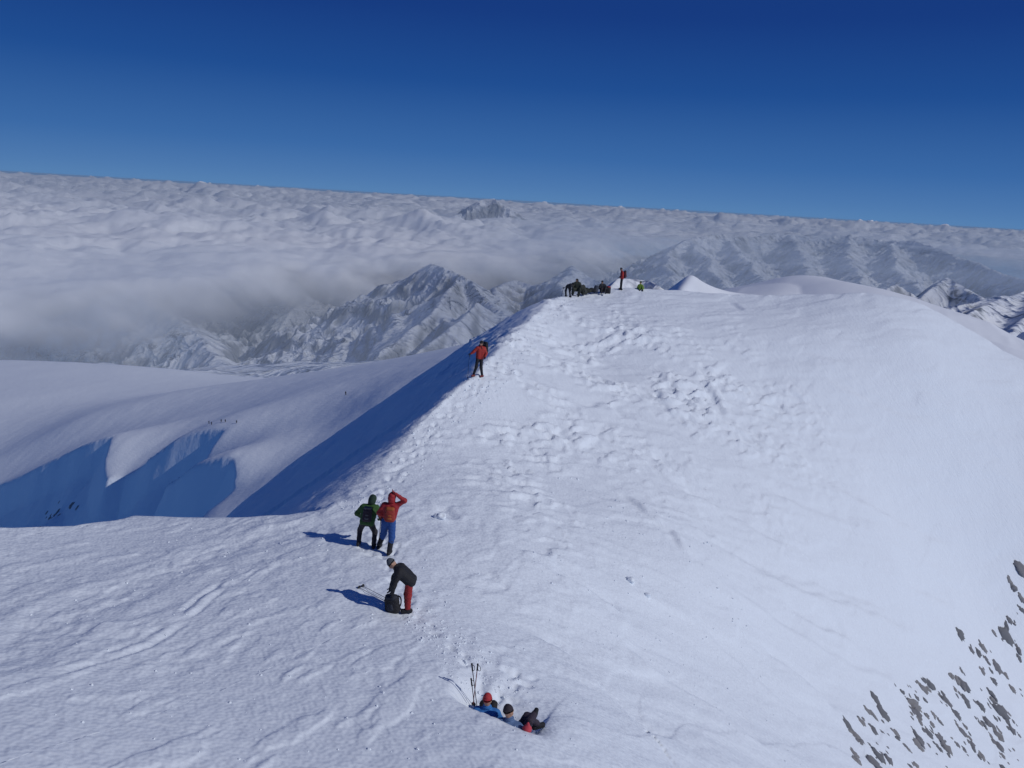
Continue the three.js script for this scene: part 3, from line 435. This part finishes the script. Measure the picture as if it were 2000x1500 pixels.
    const sg = s ? -1 : 1, th0 = add(add(c0, d, 0.02), side, 0.03 * sg), th1 = add(add(th0, side, 0.026 * sg), add(d, pn, 0.8), 0.032), th2 = add(th1, add(d, pn, 1.2), 0.02); hs.push(cap(th0, th1, 0.015, 0.013), cap(th1, th2, 0.013, 0.011));
    part('glove', solid(hs, 0.008, Math.max(0.007, cell * 0.45)), opt.gloves ?? BLACK, t);
  }
  // what is on the head
  const cutBelow = (o, tilt) => { const p = H(0, o, 0), nn = unit(add(headUp, fz, tilt)); return (x, y, z) => -dot3(sub([x, y, z], p), nn); };
  if (opt.hood) part('hood', solid([ball(H(0, 0.02, -0.02), [0.112, 0.138, 0.125], AX), cap(H(0, -0.08, -0.045), neck, 0.095, 0.1)], 0.05, hc, { wrinkle: 0.003, cut: (x, y, z) => dot3(sub([x, y, z], H(0, 0, 0.062)), fz) }), opt.hood, jacket);
  else if (opt.helmet) part('helmet', solid([ball(H(0, 0.045, -0.012), [0.1, 0.1, 0.118], AX)], 0.02, hc, { cut: cutBelow(0.018, -0.25) }), opt.helmet, t);
  else { const hat = part('hat', solid([ball(H(0, 0.042, -0.012), [0.09, 0.1, 0.105], AX), ball(H(0, 0.1, -0.02), [0.06, 0.06, 0.065], AX)], 0.03, hc, { wrinkle: 0.002, cut: cutBelow(0.02, -0.25) }), opt.hat ?? BLACK, t); part('brim', new THREE.TorusGeometry(0.088, 0.013, 8, 22).scale(0.96, 1.1, 1).applyMatrix4(new THREE.Matrix4().makeBasis(new THREE.Vector3(...hx), new THREE.Vector3(...fz), new THREE.Vector3(...headUp))).translate(...H(0, 0.03, -0.012)), opt.hat ?? BLACK, hat); }
  return t;
}
// rucksack: at the middle of its back panel, back = the way it faces away from the wearer, up = its long axis
function backpack(label, at3, back, upv, size, color, opt = {}) {
  const [w, h, d] = size, b = unit(back), u = unit(sub(upv, [b[0] * dot3(upv, b), b[1] * dot3(upv, b), b[2] * dot3(upv, b)])), r = cross3(u, b), AX = [r, u, b], cell = opt.cell ?? 0.018;
  const t = thing('backpack', label, 'backpack', at3, opt.group), P = (x, y, z) => add(add(add([0, 0, 0], r, x), u, y), b, z);
  const bag = part('bag', solid([cap(P(-w * 0.25, -h * 0.3, d * 0.5), P(-w * 0.22, h * 0.3, d * 0.5), d * 0.5, d * 0.48), cap(P(w * 0.25, -h * 0.3, d * 0.5), P(w * 0.22, h * 0.3, d * 0.5), d * 0.5, d * 0.48), cap(P(0, -h * 0.25, d * 0.62), P(0, h * 0.25, d * 0.6), d * 0.5, d * 0.45)], 0.05, cell, { wrinkle: 0.004 }), color, t);
  part('front_pocket', solid([cap(P(-w * 0.12, -h * 0.2, d * 0.98), P(w * 0.12, -h * 0.2, d * 0.98), d * 0.24, d * 0.24), cap(P(-w * 0.1, 0, d * 0.98), P(w * 0.1, 0, d * 0.98), d * 0.2, d * 0.2)], 0.04, cell), opt.trim ?? color, bag);
  part('lid', solid([cap(P(-w * 0.26, h * 0.42, d * 0.5), P(w * 0.26, h * 0.42, d * 0.5), d * 0.36, d * 0.36), cap(P(-w * 0.2, h * 0.42, d * 0.75), P(w * 0.2, h * 0.42, d * 0.75), d * 0.3, d * 0.3)], 0.03, cell), opt.lid ?? opt.trim ?? color, t);
  for (const s of [-1, 1]) { const pts = [P(s * w * 0.24, h * 0.36, 0.02), P(s * w * 0.3, h * 0.42, -0.1), P(s * w * 0.34, h * 0.2, -0.2), P(s * w * 0.38, -h * 0.1, -0.16), P(s * w * 0.34, -h * 0.3, 0.01)].map((p) => new THREE.Vector3(...p)); part('shoulder_strap', new THREE.TubeGeometry(new THREE.CatmullRomCurve3(opt.loose ? pts.map((p, i) => i === 0 || i === 4 ? p : p.clone().addScaledVector(new THREE.Vector3(...b), 0.1)) : pts), 16, 0.018, 6), BLACK, t); }
  return t;
}
function skiPole(label, tip, grip, group, color = BLACK, th = 1) {
  const A = new THREE.Vector3(...tip), B = new THREE.Vector3(...grip), dv = B.clone().sub(A), L = dv.length(), t = thing('ski_pole', label, 'ski pole', tip, group), at = (k) => dv.clone().multiplyScalar(k / L).toArray();
  part('shaft', rod(at(0.02), at(L - 0.12), 0.007 * th, 0.009 * th), color, t);
  part('grip', solid([cap(at(L - 0.15), at(L - 0.01), 0.017, 0.015), ball(at(L), [0.021, 0.018, 0.021])], 0.01, 0.008), BLACK, t);
  const q = new THREE.Quaternion().setFromUnitVectors(new THREE.Vector3(0, 1, 0), dv.clone().normalize());
  part('basket', new THREE.CylinderGeometry(0.05, 0.055, 0.012, 14).applyQuaternion(q).translate(...at(0.09)), BLACK, t);
  const e = at(L - 0.02), side = unit(cross3(unit(dv.toArray()), [0.3, 0.2, 0.9]));
  part('strap', new THREE.TubeGeometry(new THREE.CatmullRomCurve3([e, add(add(e, side, 0.05), [0, -0.04, 0]), add(add(e, side, 0.06), [0, -0.14, 0]), add(add(e, side, 0.02), [0, -0.12, 0]), add(e, [0, -0.02, 0])].map((p) => new THREE.Vector3(...p))), 16, 0.006, 5), BLACK, t);
  return t;
}
const onSnow = (x, z, dy = 0) => [x, ground(x, z) + dy, z];
const plus = (b, o) => [b[0] + o[0], b[1] + o[1], b[2] + o[2]];

// ---------------------------------------------------------------- the people on the ridge
{ // shading the eyes with one arm, on the saddle
  const b = onSnow(-3.22, -21.24, 0.02);
  person('person in red hooded jacket and blue trousers, one arm raised to head', b, { head: V(0.03, 1.68, -0.14), chest: V(0.01, 1.38, -0.14), pelvis: V(-0.06, 0.97, -0.15),
    arm: [[V(-0.19, 1.44, -0.14), V(-0.33, 1.19, -0.1), V(-0.3, 0.98, -0.24)], [V(0.2, 1.46, -0.14), V(0.39, 1.6, -0.1), V(0.09, 1.83, -0.08)]],
    leg: [[V(-0.15, 0.93, -0.15), V(-0.22, 0.5, -0.32), V(-0.36, 0.11, -0.42)], [V(0.03, 0.93, -0.13), V(0.05, 0.5, -0.1), V(0, 0.11, 0)]] }, [0.25, -0.05, -1],
    { jacket: RED, hood: RED, trousers: cloth(0.018, 0.075, 0.27), gaiters: BLACK, trousersLabel: 'blue trousers above black gaiters', grip: [1, 0], gloves: cloth(0.3, 0.03, 0.03), hem: 0.06, baggy: 1.25 });
  backpack('orange and red rucksack worn by the person with raised arm', plus(b, [0, 1.2, -0.03]), [0, 0.05, 1], [0.02, 1, 0], [0.3, 0.44, 0.15], cloth(0.3, 0.035, 0.02), { trim: cloth(0.34, 0.09, 0.02) });
  skiPole('ski pole in the left hand of the person with raised arm', onSnow(b[0] - 0.36, b[2] - 0.3, 0.0), plus(b, [-0.3, 1.03, -0.27]));
}
{ // stooped, legs apart
  const b = onSnow(-3.94, -21.7, 0.02);
  person('stooping person in green jacket and black trousers, legs apart', b, { head: V(0.1, 1.35, -0.22), chest: V(0.04, 1.1, -0.14), pelvis: V(0, 0.76, 0.06),
    arm: [[V(-0.16, 1.14, -0.15), V(-0.33, 0.92, -0.16), V(-0.24, 0.72, -0.36)], [V(0.24, 1.14, -0.14), V(0.38, 0.9, -0.1), V(0.3, 0.7, -0.3)]],
    leg: [[V(-0.1, 0.74, 0.05), V(-0.24, 0.42, -0.16), V(-0.24, 0.11, 0.02)], [V(0.1, 0.74, 0.05), V(0.2, 0.42, -0.14), V(0.2, 0.11, 0.04)]] }, [0.1, -0.35, -1],
    { jacket: cloth(0.035, 0.1, 0.02), trousers: cloth(0.02, 0.019, 0.024), hood: cloth(0.012, 0.035, 0.02), bulk: 1.12 });
  backpack('narrow dark brown rucksack on the back of the green jacket', plus(b, [0.01, 0.98, 0.03]), [0, 0.25, 1], [0.05, 1, -0.35], [0.26, 0.46, 0.15], cloth(0.035, 0.022, 0.03), { trim: cloth(0.1, 0.1, 0.1) });
}
{ // bent over the pack
  const b = onSnow(-2.2, -17.62, 0.02);
  person('person in black jacket and red trousers bending over a black rucksack', b, { head: V(-0.4, 1.2, -0.02), chest: V(-0.2, 1.06, 0), pelvis: V(0.06, 0.82, 0),
    arm: [[V(-0.22, 1.04, 0.19), V(-0.32, 0.76, 0.22), V(-0.36, 0.48, 0.14)], [V(-0.22, 1.04, -0.19), V(-0.36, 0.78, -0.2), V(-0.44, 0.5, -0.08)]],
    leg: [[V(0.04, 0.82, 0.1), V(0.03, 0.46, 0.11), V(0.02, 0.11, 0.1)], [V(0.04, 0.82, -0.1), V(-0.04, 0.46, -0.13), V(-0.02, 0.11, -0.14)]] }, [-0.8, -0.65, 0.1],
    { jacket: BLACK, trousers: cloth(0.32, 0.022, 0.022), hat: cloth(0.075, 0.085, 0.1), toe: [[-1, 0, 0.2], [-1, 0, -0.1]], hem: -0.13, bulk: 1.1 });
  backpack('black rucksack standing on the snow below the bending person', onSnow(-2.52, -17.66, 0.2), [-0.4, 0.1, 1], [-0.15, 1, -0.1], [0.36, 0.4, 0.22], BLACK, { trim: cloth(0.02, 0.025, 0.04), loose: true });
  skiPole('ski pole lying on the snow, nearer of the two left of the bending person', onSnow(-3.62, -18.6, 0.02), onSnow(-2.7, -17.95, 0.03), 'ski poles lying by the bending person', cloth(0.25, 0.26, 0.3, 0.4));
  skiPole('ski pole lying on the snow, farther of the two left of the bending person', onSnow(-3.55, -18.74, 0.02), onSnow(-2.62, -18.06, 0.03), 'ski poles lying by the bending person', cloth(0.25, 0.26, 0.3, 0.4));
}
{ // the two who sit in the hollow and look out
  const b = [-0.12, ground(-0.12, -13.95), -13.95], top = 2.54 - b[1];
  person('seated person in bright blue jacket and red hat, seen from behind', b, { head: V(0, top, 0.12), chest: V(0.0, top - 0.29, 0.14), pelvis: V(0, top - 0.7, 0.1),
    arm: [[V(-0.2, top - 0.24, 0.12), V(-0.3, top - 0.48, 0.02), V(-0.12, top - 0.56, -0.2)], [V(0.19, top - 0.25, 0.14), V(0.27, top - 0.5, 0.0), V(0.1, top - 0.56, -0.2)]],
    leg: [[V(-0.09, top - 0.7, 0.05), V(-0.08, top - 0.42, -0.36), V(-0.06, top - 0.74, -0.62)], [V(0.09, top - 0.7, 0.05), V(0.12, top - 0.42, -0.36), V(0.14, top - 0.74, -0.62)]] }, [0.35, 0, -1],
    { seated: true, jacket: cloth(0.03, 0.17, 0.46), trousers: BLACK, hat: cloth(0.42, 0.03, 0.035), toe: [[0.2, 0, -1], [0.2, 0, -1]], cell: 0.015 });
  const c = [0.3, ground(0.3, -13.72), -13.72], tp = 2.5 - c[1];
  person('seated person in grey blue jacket and dark hat with knees drawn up', c, { head: V(0, tp, 0.16), chest: V(0.04, tp - 0.28, 0.2), pelvis: V(0.08, tp - 0.68, 0.16),
    arm: [[V(-0.15, tp - 0.22, 0.16), V(-0.2, tp - 0.48, 0.06), V(0.0, tp - 0.52, -0.16)], [V(0.22, tp - 0.26, 0.24), V(0.34, tp - 0.5, 0.16), V(0.36, tp - 0.46, -0.08)]],
    leg: [[V(0.06, tp - 0.68, 0.1), V(0.36, tp - 0.2, -0.02), V(0.58, tp - 0.46, -0.16)], [V(0.18, tp - 0.68, 0.16), V(0.42, tp - 0.2, 0.1), V(0.5, tp - 0.17, -0.06)]] }, [0.8, 0.0, -0.7],
    { seated: true, jacket: cloth(0.1, 0.17, 0.32), trousers: cloth(0.035, 0.025, 0.04), hat: cloth(0.025, 0.018, 0.026), toe: [[0.8, 0.1, -0.4], [0.3, 0.9, -0.3]], cell: 0.015 });
  const r = thing('stuff_sack', 'small red stuff sack on the snow beside the seated pair', 'bag', onSnow(0.66, -13.36));
  const sk = part('sack', solid([ball([0, 0.06, 0], [0.09, 0.065, 0.08]), cap([0, 0.07, 0], [0.01, 0.17, -0.01], 0.05, 0.02)], 0.05, 0.012, { wrinkle: 0.005 }), cloth(0.5, 0.05, 0.07), r); part('drawcord', new THREE.TorusGeometry(0.024, 0.006, 6, 14).rotateX(Math.PI / 2).translate(0.01, 0.155, -0.01), BLACK, sk);
  skiPole('ski pole planted upright behind the seated pair, the taller one', onSnow(-0.28, -14.3, -0.08), plus(onSnow(-0.28, -14.3), [-0.2, 1.12, -0.1]), 'poles planted behind the seated pair', cloth(0.03, 0.02, 0.03));
  skiPole('ski pole leaning across the planted pole behind the seated pair', onSnow(-0.42, -14.55, -0.08), plus(onSnow(-0.42, -14.55), [0.06, 1.0, 0.14]), 'poles planted behind the seated pair', cloth(0.22, 0.03, 0.035));
  skiPole('short tilted ski pole left of the planted pair of poles', onSnow(-0.36, -14.42, -0.1), plus(onSnow(-0.36, -14.42), [-0.12, 0.62, -0.05]), 'poles planted behind the seated pair', cloth(0.03, 0.02, 0.03));
}
{ // coming down the crest
  const b = onSnow(-1.74, -39.66, 0.02);
  person('person in red jacket and black trousers walking down the crest', b, { head: V(0.1, 1.66, 0.06), chest: V(0.08, 1.36, 0.0), pelvis: V(0.05, 0.94, 0),
    arm: [[V(-0.1, 1.42, 0.08), V(-0.28, 1.22, 0.16), V(-0.44, 1.1, 0.24)], [V(0.26, 1.4, -0.06), V(0.36, 1.14, 0.0), V(0.3, 0.95, 0.18)]],
    leg: [[V(-0.04, 0.92, 0.04), V(-0.1, 0.5, 0.14), V(-0.22, 0.11, 0.1)], [V(0.13, 0.92, -0.03), V(0.14, 0.5, 0.06), V(0.2, 0.11, -0.14)]] }, [-0.6, -0.15, 0.8],
    { jacket: cloth(0.36, 0.025, 0.018, 0.7), trousers: BLACK, boots: cloth(0.2, 0.035, 0.035), helmet: BLACK, cell: 0.022, grip: [1, 1], bulk: 1.1 });
  backpack('tall black rucksack worn by the person on the crest', plus(b, [0.2, 1.38, -0.12]), [0.75, 0.05, -0.66], [0.05, 1, 0], [0.34, 0.6, 0.22], BLACK, { cell: 0.022, lid: BLACK, trim: cloth(0.3, 0.02, 0.02) });
  skiPole('ski pole held out by the person on the crest', onSnow(b[0] - 0.5, b[2] + 0.32), plus(b, [-0.46, 1.14, 0.26]));
}
{ // the summit party
  const S = { cell: 0.026 }, DK = cloth(0.016, 0.017, 0.022), OLIVE = cloth(0.022, 0.026, 0.018);
  const b = onSnow(8.5, -66.55, 0.02);
  person('person in red jacket standing on the summit in profile', b, { head: V(-0.08, 1.62, 0), chest: V(0.02, 1.34, 0), pelvis: V(0.04, 0.93, 0),
    arm: [[V(0, 1.4, 0.19), V(0.02, 1.12, 0.22), V(-0.16, 0.98, 0.2)], [V(0, 1.4, -0.19), V(0.02, 1.12, -0.22), V(-0.16, 0.98, -0.2)]],
    leg: [[V(0.03, 0.9, 0.09), V(0.02, 0.5, 0.1), V(0.04, 0.11, 0.1)], [V(0.03, 0.9, -0.09), V(0.0, 0.5, -0.1), V(0, 0.11, -0.1)]] }, [-1, -0.2, 0.15],
    { ...S, jacket: cloth(0.34, 0.022, 0.022), trousers: DK, hat: DK, bulk: 1.15 });
  backpack('dark red and black rucksack worn by the person standing on the summit', plus(b, [0.14, 1.22, 0]), [1, 0.05, 0.1], [0.05, 1, 0], [0.34, 0.62, 0.22], cloth(0.07, 0.012, 0.02), { ...S, lid: BLACK });
  const c = onSnow(3.95, -62.0, 0.02);
  person('person in black bending forward with a pole at left end of summit party', c, { head: V(0.26, 1.0, 0.1), chest: V(0.16, 0.92, 0.02), pelvis: V(-0.1, 0.82, 0),
    arm: [[V(0.12, 0.9, 0.2), V(0.12, 0.62, 0.22), V(0.1, 0.4, 0.2)], [V(0.02, 0.92, -0.16), V(-0.22, 0.76, -0.1), V(-0.4, 0.66, 0.0)]],
    leg: [[V(-0.14, 0.8, 0.06), V(-0.24, 0.46, 0.06), V(-0.2, 0.11, 0.06)], [V(0, 0.8, -0.06), V(0.08, 0.46, -0.02), V(0.14, 0.11, -0.04)]] }, [0.5, -0.8, 0.3], { ...S, jacket: DK, trousers: BLACK, hat: BLACK, toe: [[0.6, 0, 0.8], [0.6, 0, 0.8]] });
  skiPole('ski pole in the hand of the bending person in black', onSnow(c[0] - 0.54, c[2] + 0.06), plus(c, [-0.42, 0.74, 0.02]), undefined, BLACK, 1.4);
  const e = onSnow(4.55, -63.1, 0.02);
  person('crouching person in dark olive with pointed hood, highest of the dark group', e, { head: V(0.06, 1.15, 0), chest: V(0.1, 0.88, 0), pelvis: V(0.12, 0.46, -0.02),
    arm: [[V(-0.1, 0.92, 0.06), V(-0.26, 0.7, 0.14), V(-0.22, 0.44, 0.24)], [V(0.3, 0.9, 0.04), V(0.4, 0.64, 0.16), V(0.2, 0.5, 0.34)]],
    leg: [[V(0.02, 0.44, 0), V(-0.2, 0.5, 0.34), V(-0.22, 0.11, 0.14)], [V(0.2, 0.44, 0), V(0.3, 0.5, 0.36), V(0.24, 0.11, 0.12)]] }, [-0.4, -0.5, 0.8], { ...S, jacket: OLIVE, hood: DK, trousers: OLIVE, bulk: 1.5, baggy: 1.7, toe: [[-0.3, 0, 1], [0.2, 0, 1]] });
  backpack('big dark olive rucksack leaning beside the crouching person on summit', onSnow(5.1, -63.5, 0.36), [0.5, 0.4, 0.8], [-0.4, 1, -0.2], [0.5, 0.72, 0.34], OLIVE, { ...S, trim: cloth(0.03, 0.032, 0.026), loose: true });
  const names = [[5.55, -64.0, 0.17, 'flat dark rucksack lying next to the big olive one', OLIVE, [0.5, 0.44, 0.3], [0.1, 1, 0.2], [1, 0.1, 0]], [6.0, -64.5, 0.2, 'black rucksack lying in the middle of the summit gear', DK, [0.42, 0.5, 0.28], [0, 1, 0.3], [0.8, 0.3, 0.2]], [6.3, -64.9, 0.3, 'upright grey blue rucksack left of the seated person on summit', cloth(0.05, 0.06, 0.09), [0.34, 0.55, 0.24], [0.1, 0.1, 1], [0.1, 1, 0]]];
  for (const [x, z, dy, lab, m, sz, bk, uv] of names) backpack(lab, onSnow(x, z, dy), bk, uv, sz, m, { ...S, group: 'rucksacks set down on the summit', loose: true });
  const g = onSnow(6.85, -65.2, 0.02);
  person('person in black with dark hat sitting among the summit rucksacks', g, { head: V(-0.05, 0.86, 0.02), chest: V(0, 0.6, -0.02), pelvis: V(0.04, 0.16, -0.06),
    arm: [[V(-0.16, 0.64, 0.06), V(-0.28, 0.4, 0.16), V(-0.1, 0.36, 0.36)], [V(0.2, 0.62, 0), V(0.32, 0.38, 0.1), V(0.16, 0.36, 0.34)]],
    leg: [[V(-0.05, 0.16, 0), V(-0.1, 0.42, 0.36), V(-0.12, 0.11, 0.6)], [V(0.13, 0.16, 0), V(0.18, 0.42, 0.36), V(0.2, 0.11, 0.6)]] }, [-0.5, -0.2, 0.8], { ...S, seated: true, jacket: DK, trousers: BLACK, hat: BLACK, bulk: 1.3, gloves: cloth(0.3, 0.03, 0.03), toe: [[0, 0, 1], [0, 0, 1]] });
  backpack('black rucksack with red trim right of the seated person on summit', onSnow(7.3, -65.4, 0.3), [0.4, 0.1, 1], [0.1, 1, 0], [0.36, 0.56, 0.26], BLACK, { ...S, lid: cloth(0.3, 0.025, 0.03), group: 'rucksacks set down on the summit', loose: true });
  const q = onSnow(10.25, -67.5, -0.16);
  person('small seated person in yellow green jacket behind the summit crest', q, { head: V(0, 0.66, -0.02), chest: V(0, 0.42, 0), pelvis: V(0.02, 0.12, 0),
    arm: [[V(-0.16, 0.44, 0.04), V(-0.24, 0.24, 0.1), V(-0.1, 0.22, 0.26)], [V(0.16, 0.44, 0.02), V(0.26, 0.24, 0.1), V(0.12, 0.22, 0.26)]],
    leg: [[V(-0.07, 0.12, 0.02), V(-0.1, 0.32, 0.28), V(-0.12, 0.12, 0.46)], [V(0.09, 0.12, 0.02), V(0.12, 0.32, 0.28), V(0.14, 0.12, 0.46)]] }, [-0.6, 0, 0.8], { ...S, seated: true, jacket: cloth(0.13, 0.24, 0.025), trousers: cloth(0.12, 0.22, 0.025), hat: cloth(0.05, 0.1, 0.05), toe: [[0, 0, 1], [0, 0, 1]] });
}

// ---------------------------------------------------------------- rocks that show through the snow, chunks of crust, far walkers
const rockShapes = [...Array(6).keys()].map((k) => {
  const g = mergeVertices(new THREE.IcosahedronGeometry(1, 3).deleteAttribute('uv').deleteAttribute('normal')), p = g.attributes.position;
  for (let i = 0; i < p.count; i++) { const x = p.getX(i), y = p.getY(i), z = p.getZ(i), s = 1 + 0.75 * fbm(x * 1.3 + k * 9, z * 1.3 + y * 1.7, 3) + 0.2 * noise(x * 4 + y * 3, z * 4 + k); const q = Math.round(s * 7) / 7 * 0.5 + s * 0.5; p.setXYZ(i, x * q, y * q * 0.8, z * q); }
  g.computeVertexNormals(); return g;
});
const rockMats = [[0.2, 0.2, 0.215], [0.25, 0.245, 0.25], [0.17, 0.175, 0.19]].map(([r, g, b]) => new THREE.MeshStandardMaterial({ color: new THREE.Color(r, g, b), roughness: 0.95 }));
function rock(name, label, group, pos, size, r, H = ground, e = 0.3) {
  const m = new THREE.Mesh(rockShapes[Math.floor(r() * 6)], rockMats[Math.floor(r() * 3)]); m.name = numbered(name); m.castShadow = m.receiveShadow = true;
  const n = new THREE.Vector3(H(pos[0] - e, pos[2]) - H(pos[0] + e, pos[2]), 2 * e, H(pos[0], pos[2] - e) - H(pos[0], pos[2] + e)).normalize();
  const down = new THREE.Vector3(n.x, 0, n.z).addScaledVector(n, -n.x * n.x - n.z * n.z).normalize(), side = new THREE.Vector3().crossVectors(n, down);
  m.quaternion.setFromRotationMatrix(new THREE.Matrix4().makeBasis(down, n, side.negate())).multiply(new THREE.Quaternion().setFromAxisAngle(new THREE.Vector3(0, 1, 0), (r() - 0.5) * 1.6));
  m.scale.set(size * (0.95 + 0.6 * r()), size * (0.5 + 0.35 * r()), size * (0.65 + 0.45 * r())); m.position.set(...pos).addScaledVector(n, -size * 0.22);
  m.userData = { label, category: 'rock', group }; scene.add(m); return m;
}
{
  const r = rng(31), lab = 'small grey stone between the large rocks on the right flank', grp = 'rocks on the lower right flank';
  const big = [[28.6,-45.4],[34.2,-49.5],[30.9,-46.5],[30.6,-45.7],[29.6,-44.3],[31.6,-45.9],[30.6,-44.4],[26.4,-40.2],[26.9,-41.5],[29.7,-42.1],[20.7,-35.3],[17.5,-32.2],[17.4,-32.8],[15.4,-29.8],[16.3,-31.2],[14.4,-28.3],[14.6,-28.1],[19.3,-32.1],[21.8,-34],[17.8,-31.4],[23.3,-38.6],[28.1,-39.6],[36.6,-51.9],[36.4,-52.9],[36.2,-53.2],[36.9,-52.6],[37.6,-54.4],[34.8,-48.6],[35,-50.6]], sz = [0.5, 0.62, 0.27, 0.2, 0.36, 0.36, 0.32, 0.42, 0.36, 0.5, 0.42, 0.36, 0.28, 0.24, 0.22, 0.26, 0.28, 0.4, 0.34, 0.26, 0.28, 0.42, 0.4, 0.3, 0.26, 0.36, 0.5, 0.34, 0.26];
  const word = ['', 'second', 'third', 'fourth', 'fifth', 'sixth', 'seventh', 'eighth', 'ninth', 'tenth', 'eleventh', 'twelfth', 'thirteenth', 'fourteenth', 'fifteenth'], order = big.map((p, i) => [p[0] / -p[1], i]).sort((a, b) => a[0] - b[0]).map((e) => e[1]);
  big.forEach(([x, z], i) => { const k = order.indexOf(i), e = big.length - 1 - k, left = k <= e, w = left ? k : e; rock('rock', `large grey rock on the right flank, ${w ? word[w] + ' from the ' + (left ? 'left' : 'right') : (left ? 'leftmost' : 'rightmost')} of the large ones`, grp, onSnow(x, z), sz[i], r); });
  const lim = [[14,-28.3],[17.5,-33.5],[22.6,-38.4],[28.4,-44.7],[36.5,-52.1],[33.8,-46.1],[28.5,-38],[18.5,-30.1],[13,-25.5]];
  const inside = (x, z) => { let c = false; for (let i = 0, j = lim.length - 1; i < lim.length; j = i++) if ((lim[i][1] > z) !== (lim[j][1] > z) && x < (lim[j][0] - lim[i][0]) * (z - lim[i][1]) / (lim[j][1] - lim[i][1]) + lim[i][0]) c = !c; return c; };
  for (let n = 0, k = 0; n < 190 && k < 8000; k++) { const x = 12 + r() * 26, z = -54 + r() * 30; if (!inside(x, z) || noise(x * 0.35 + 3, z * 0.35) < -0.1 + 0.35 * r() - 0.2) continue; rock('rock', lab, grp, onSnow(x, z), 0.07 + 0.26 * Math.pow(r(), 2), r); n++; }
  // the outcrop at the foot of the ice cliffs
  for (let i = 0; i < 16; i++) { const f = r(), x = lerp(-345, -298, f) + 8 * (r() - 0.5), z = lerp(-550, -512, f) - 16 * r(); rock('rock', 'dark rock at the foot of the shaded ice cliffs', 'rocks below the ice cliffs', [x, midHeight(x, z), z], 1 + 2.4 * r() * r(), r, midHeight, 2); }
}
{ // loose chunks of crust, far too many to count
  const r = rng(12), g = rockShapes[2], N = 1500, im = new THREE.InstancedMesh(g, snowMat, N), M = new THREE.Matrix4(), q = new THREE.Quaternion(), E = new THREE.Euler();
  for (let i = 0; i < N; i++) {
    let x, z; const k = r();
    if (k < 0.35) { const t = r() * (CREST.length - 2), a = Math.floor(t), f = t - a; x = lerp(CREST[a][0], CREST[a + 1][0], f) + (r() - 0.1) * 1.6; z = lerp(CREST[a][1], CREST[a + 1][1], f) + (r() - 0.5) * 1.2; }
    else if (k < 0.6) { const t = r() * (BOOT_TRAIL.length - 1), a = Math.min(BOOT_TRAIL.length - 2, Math.floor(t)), f = t - a; x = lerp(BOOT_TRAIL[a][0], BOOT_TRAIL[a + 1][0], f) + (r() - 0.4) * 1.6; z = lerp(BOOT_TRAIL[a][1], BOOT_TRAIL[a + 1][1], f) + (r() - 0.5) * 1.2; }
    else if (k < 0.8) { x = -10 + 12 * r(); z = -11 - 12 * r(); }
    else { x = 1 + 9 * r(); z = -20 - 14 * r(); }
    const s = (0.01 + 0.022 * Math.pow(r(), 3)) * (Math.hypot(x, z) > 30 ? 1.6 : 1); E.set(r() * 6, r() * 6, r() * 6); q.setFromEuler(E); M.compose(new THREE.Vector3(x, ground(x, z) - s * 0.1, z), q, new THREE.Vector3(s * 1.4, s, s)); im.setMatrixAt(i, M);
  }
  im.name = 'snow_chunks'; im.castShadow = im.receiveShadow = true; im.userData = { label: 'small chunks of broken snow crust scattered along the tracks', category: 'snow', kind: 'stuff' }; scene.add(im);
  // the few blocks that stand out
  [[-2.1, -24.85, 0.16, 'rounded snow block right of the two people on the saddle'], [4.59, -26.35, 0.13, 'lone snow block on the flank, larger of two'], [5.2, -26.1, 0.1, 'smaller snow block beside the lone one on the flank']].forEach(([x, z, s, l], i) => { const m = new THREE.Mesh(rockShapes[i + 1], snowMat); m.name = numbered('snow_block'); m.position.set(x, ground(x, z) + s * 0.3, z); m.scale.set(s * 1.3, s, s); m.castShadow = m.receiveShadow = true; m.userData = { label: l, category: 'snow block' }; scene.add(m); });
}
{ // rope teams far below on the glacier
  const DK = cloth(0.02, 0.02, 0.026), list = [[-180.3, -463, 'leftmost tiny walker above the ice cliffs'], [-176.3, -456.6, 'tiny walker close behind the leftmost one above the cliffs'], [-170, -455.3, 'third tiny walker from the left above the ice cliffs'], [-166.7, -452.9, 'fourth tiny walker from the left above the ice cliffs'], [-157.4, -445.3, 'rightmost tiny walker in the row above the ice cliffs'], [-95.6, -450.3, 'lone tiny walker on the glacier beside the shaded face']];
  list.forEach(([x, z, l], i) => {
    const t = thing('person', l, 'person', [x, midHeight(x, z), z], 'walkers far down on the glacier'), s = 1 + (i === 5 ? 0.35 : 0.1);
    part('body', solid([cap([0, 0.85, 0], [0, 1.42, 0], 0.17, 0.19), cap([0, 1.42, 0], [0.02, 1.68, 0], 0.08, 0.11), cap([-0.09, 0.85, 0], [-0.16, 0.06, 0.12], 0.12, 0.08), cap([0.09, 0.85, 0], [0.15, 0.06, -0.12], 0.12, 0.08), cap([-0.2, 1.38, 0], [-0.32, 0.95, 0.1], 0.08, 0.06), cap([0.2, 1.38, 0], [0.32, 0.95, 0.1], 0.08, 0.06)], 0.06, 0.05).scale(s, s, s), DK, t);
    part('backpack', solid([cap([0, 1.05, -0.24], [0, 1.4, -0.24], 0.13, 0.13)], 0.05, 0.05).scale(s, s, s), DK, t);
  });
}
renderer.render(scene, camera);
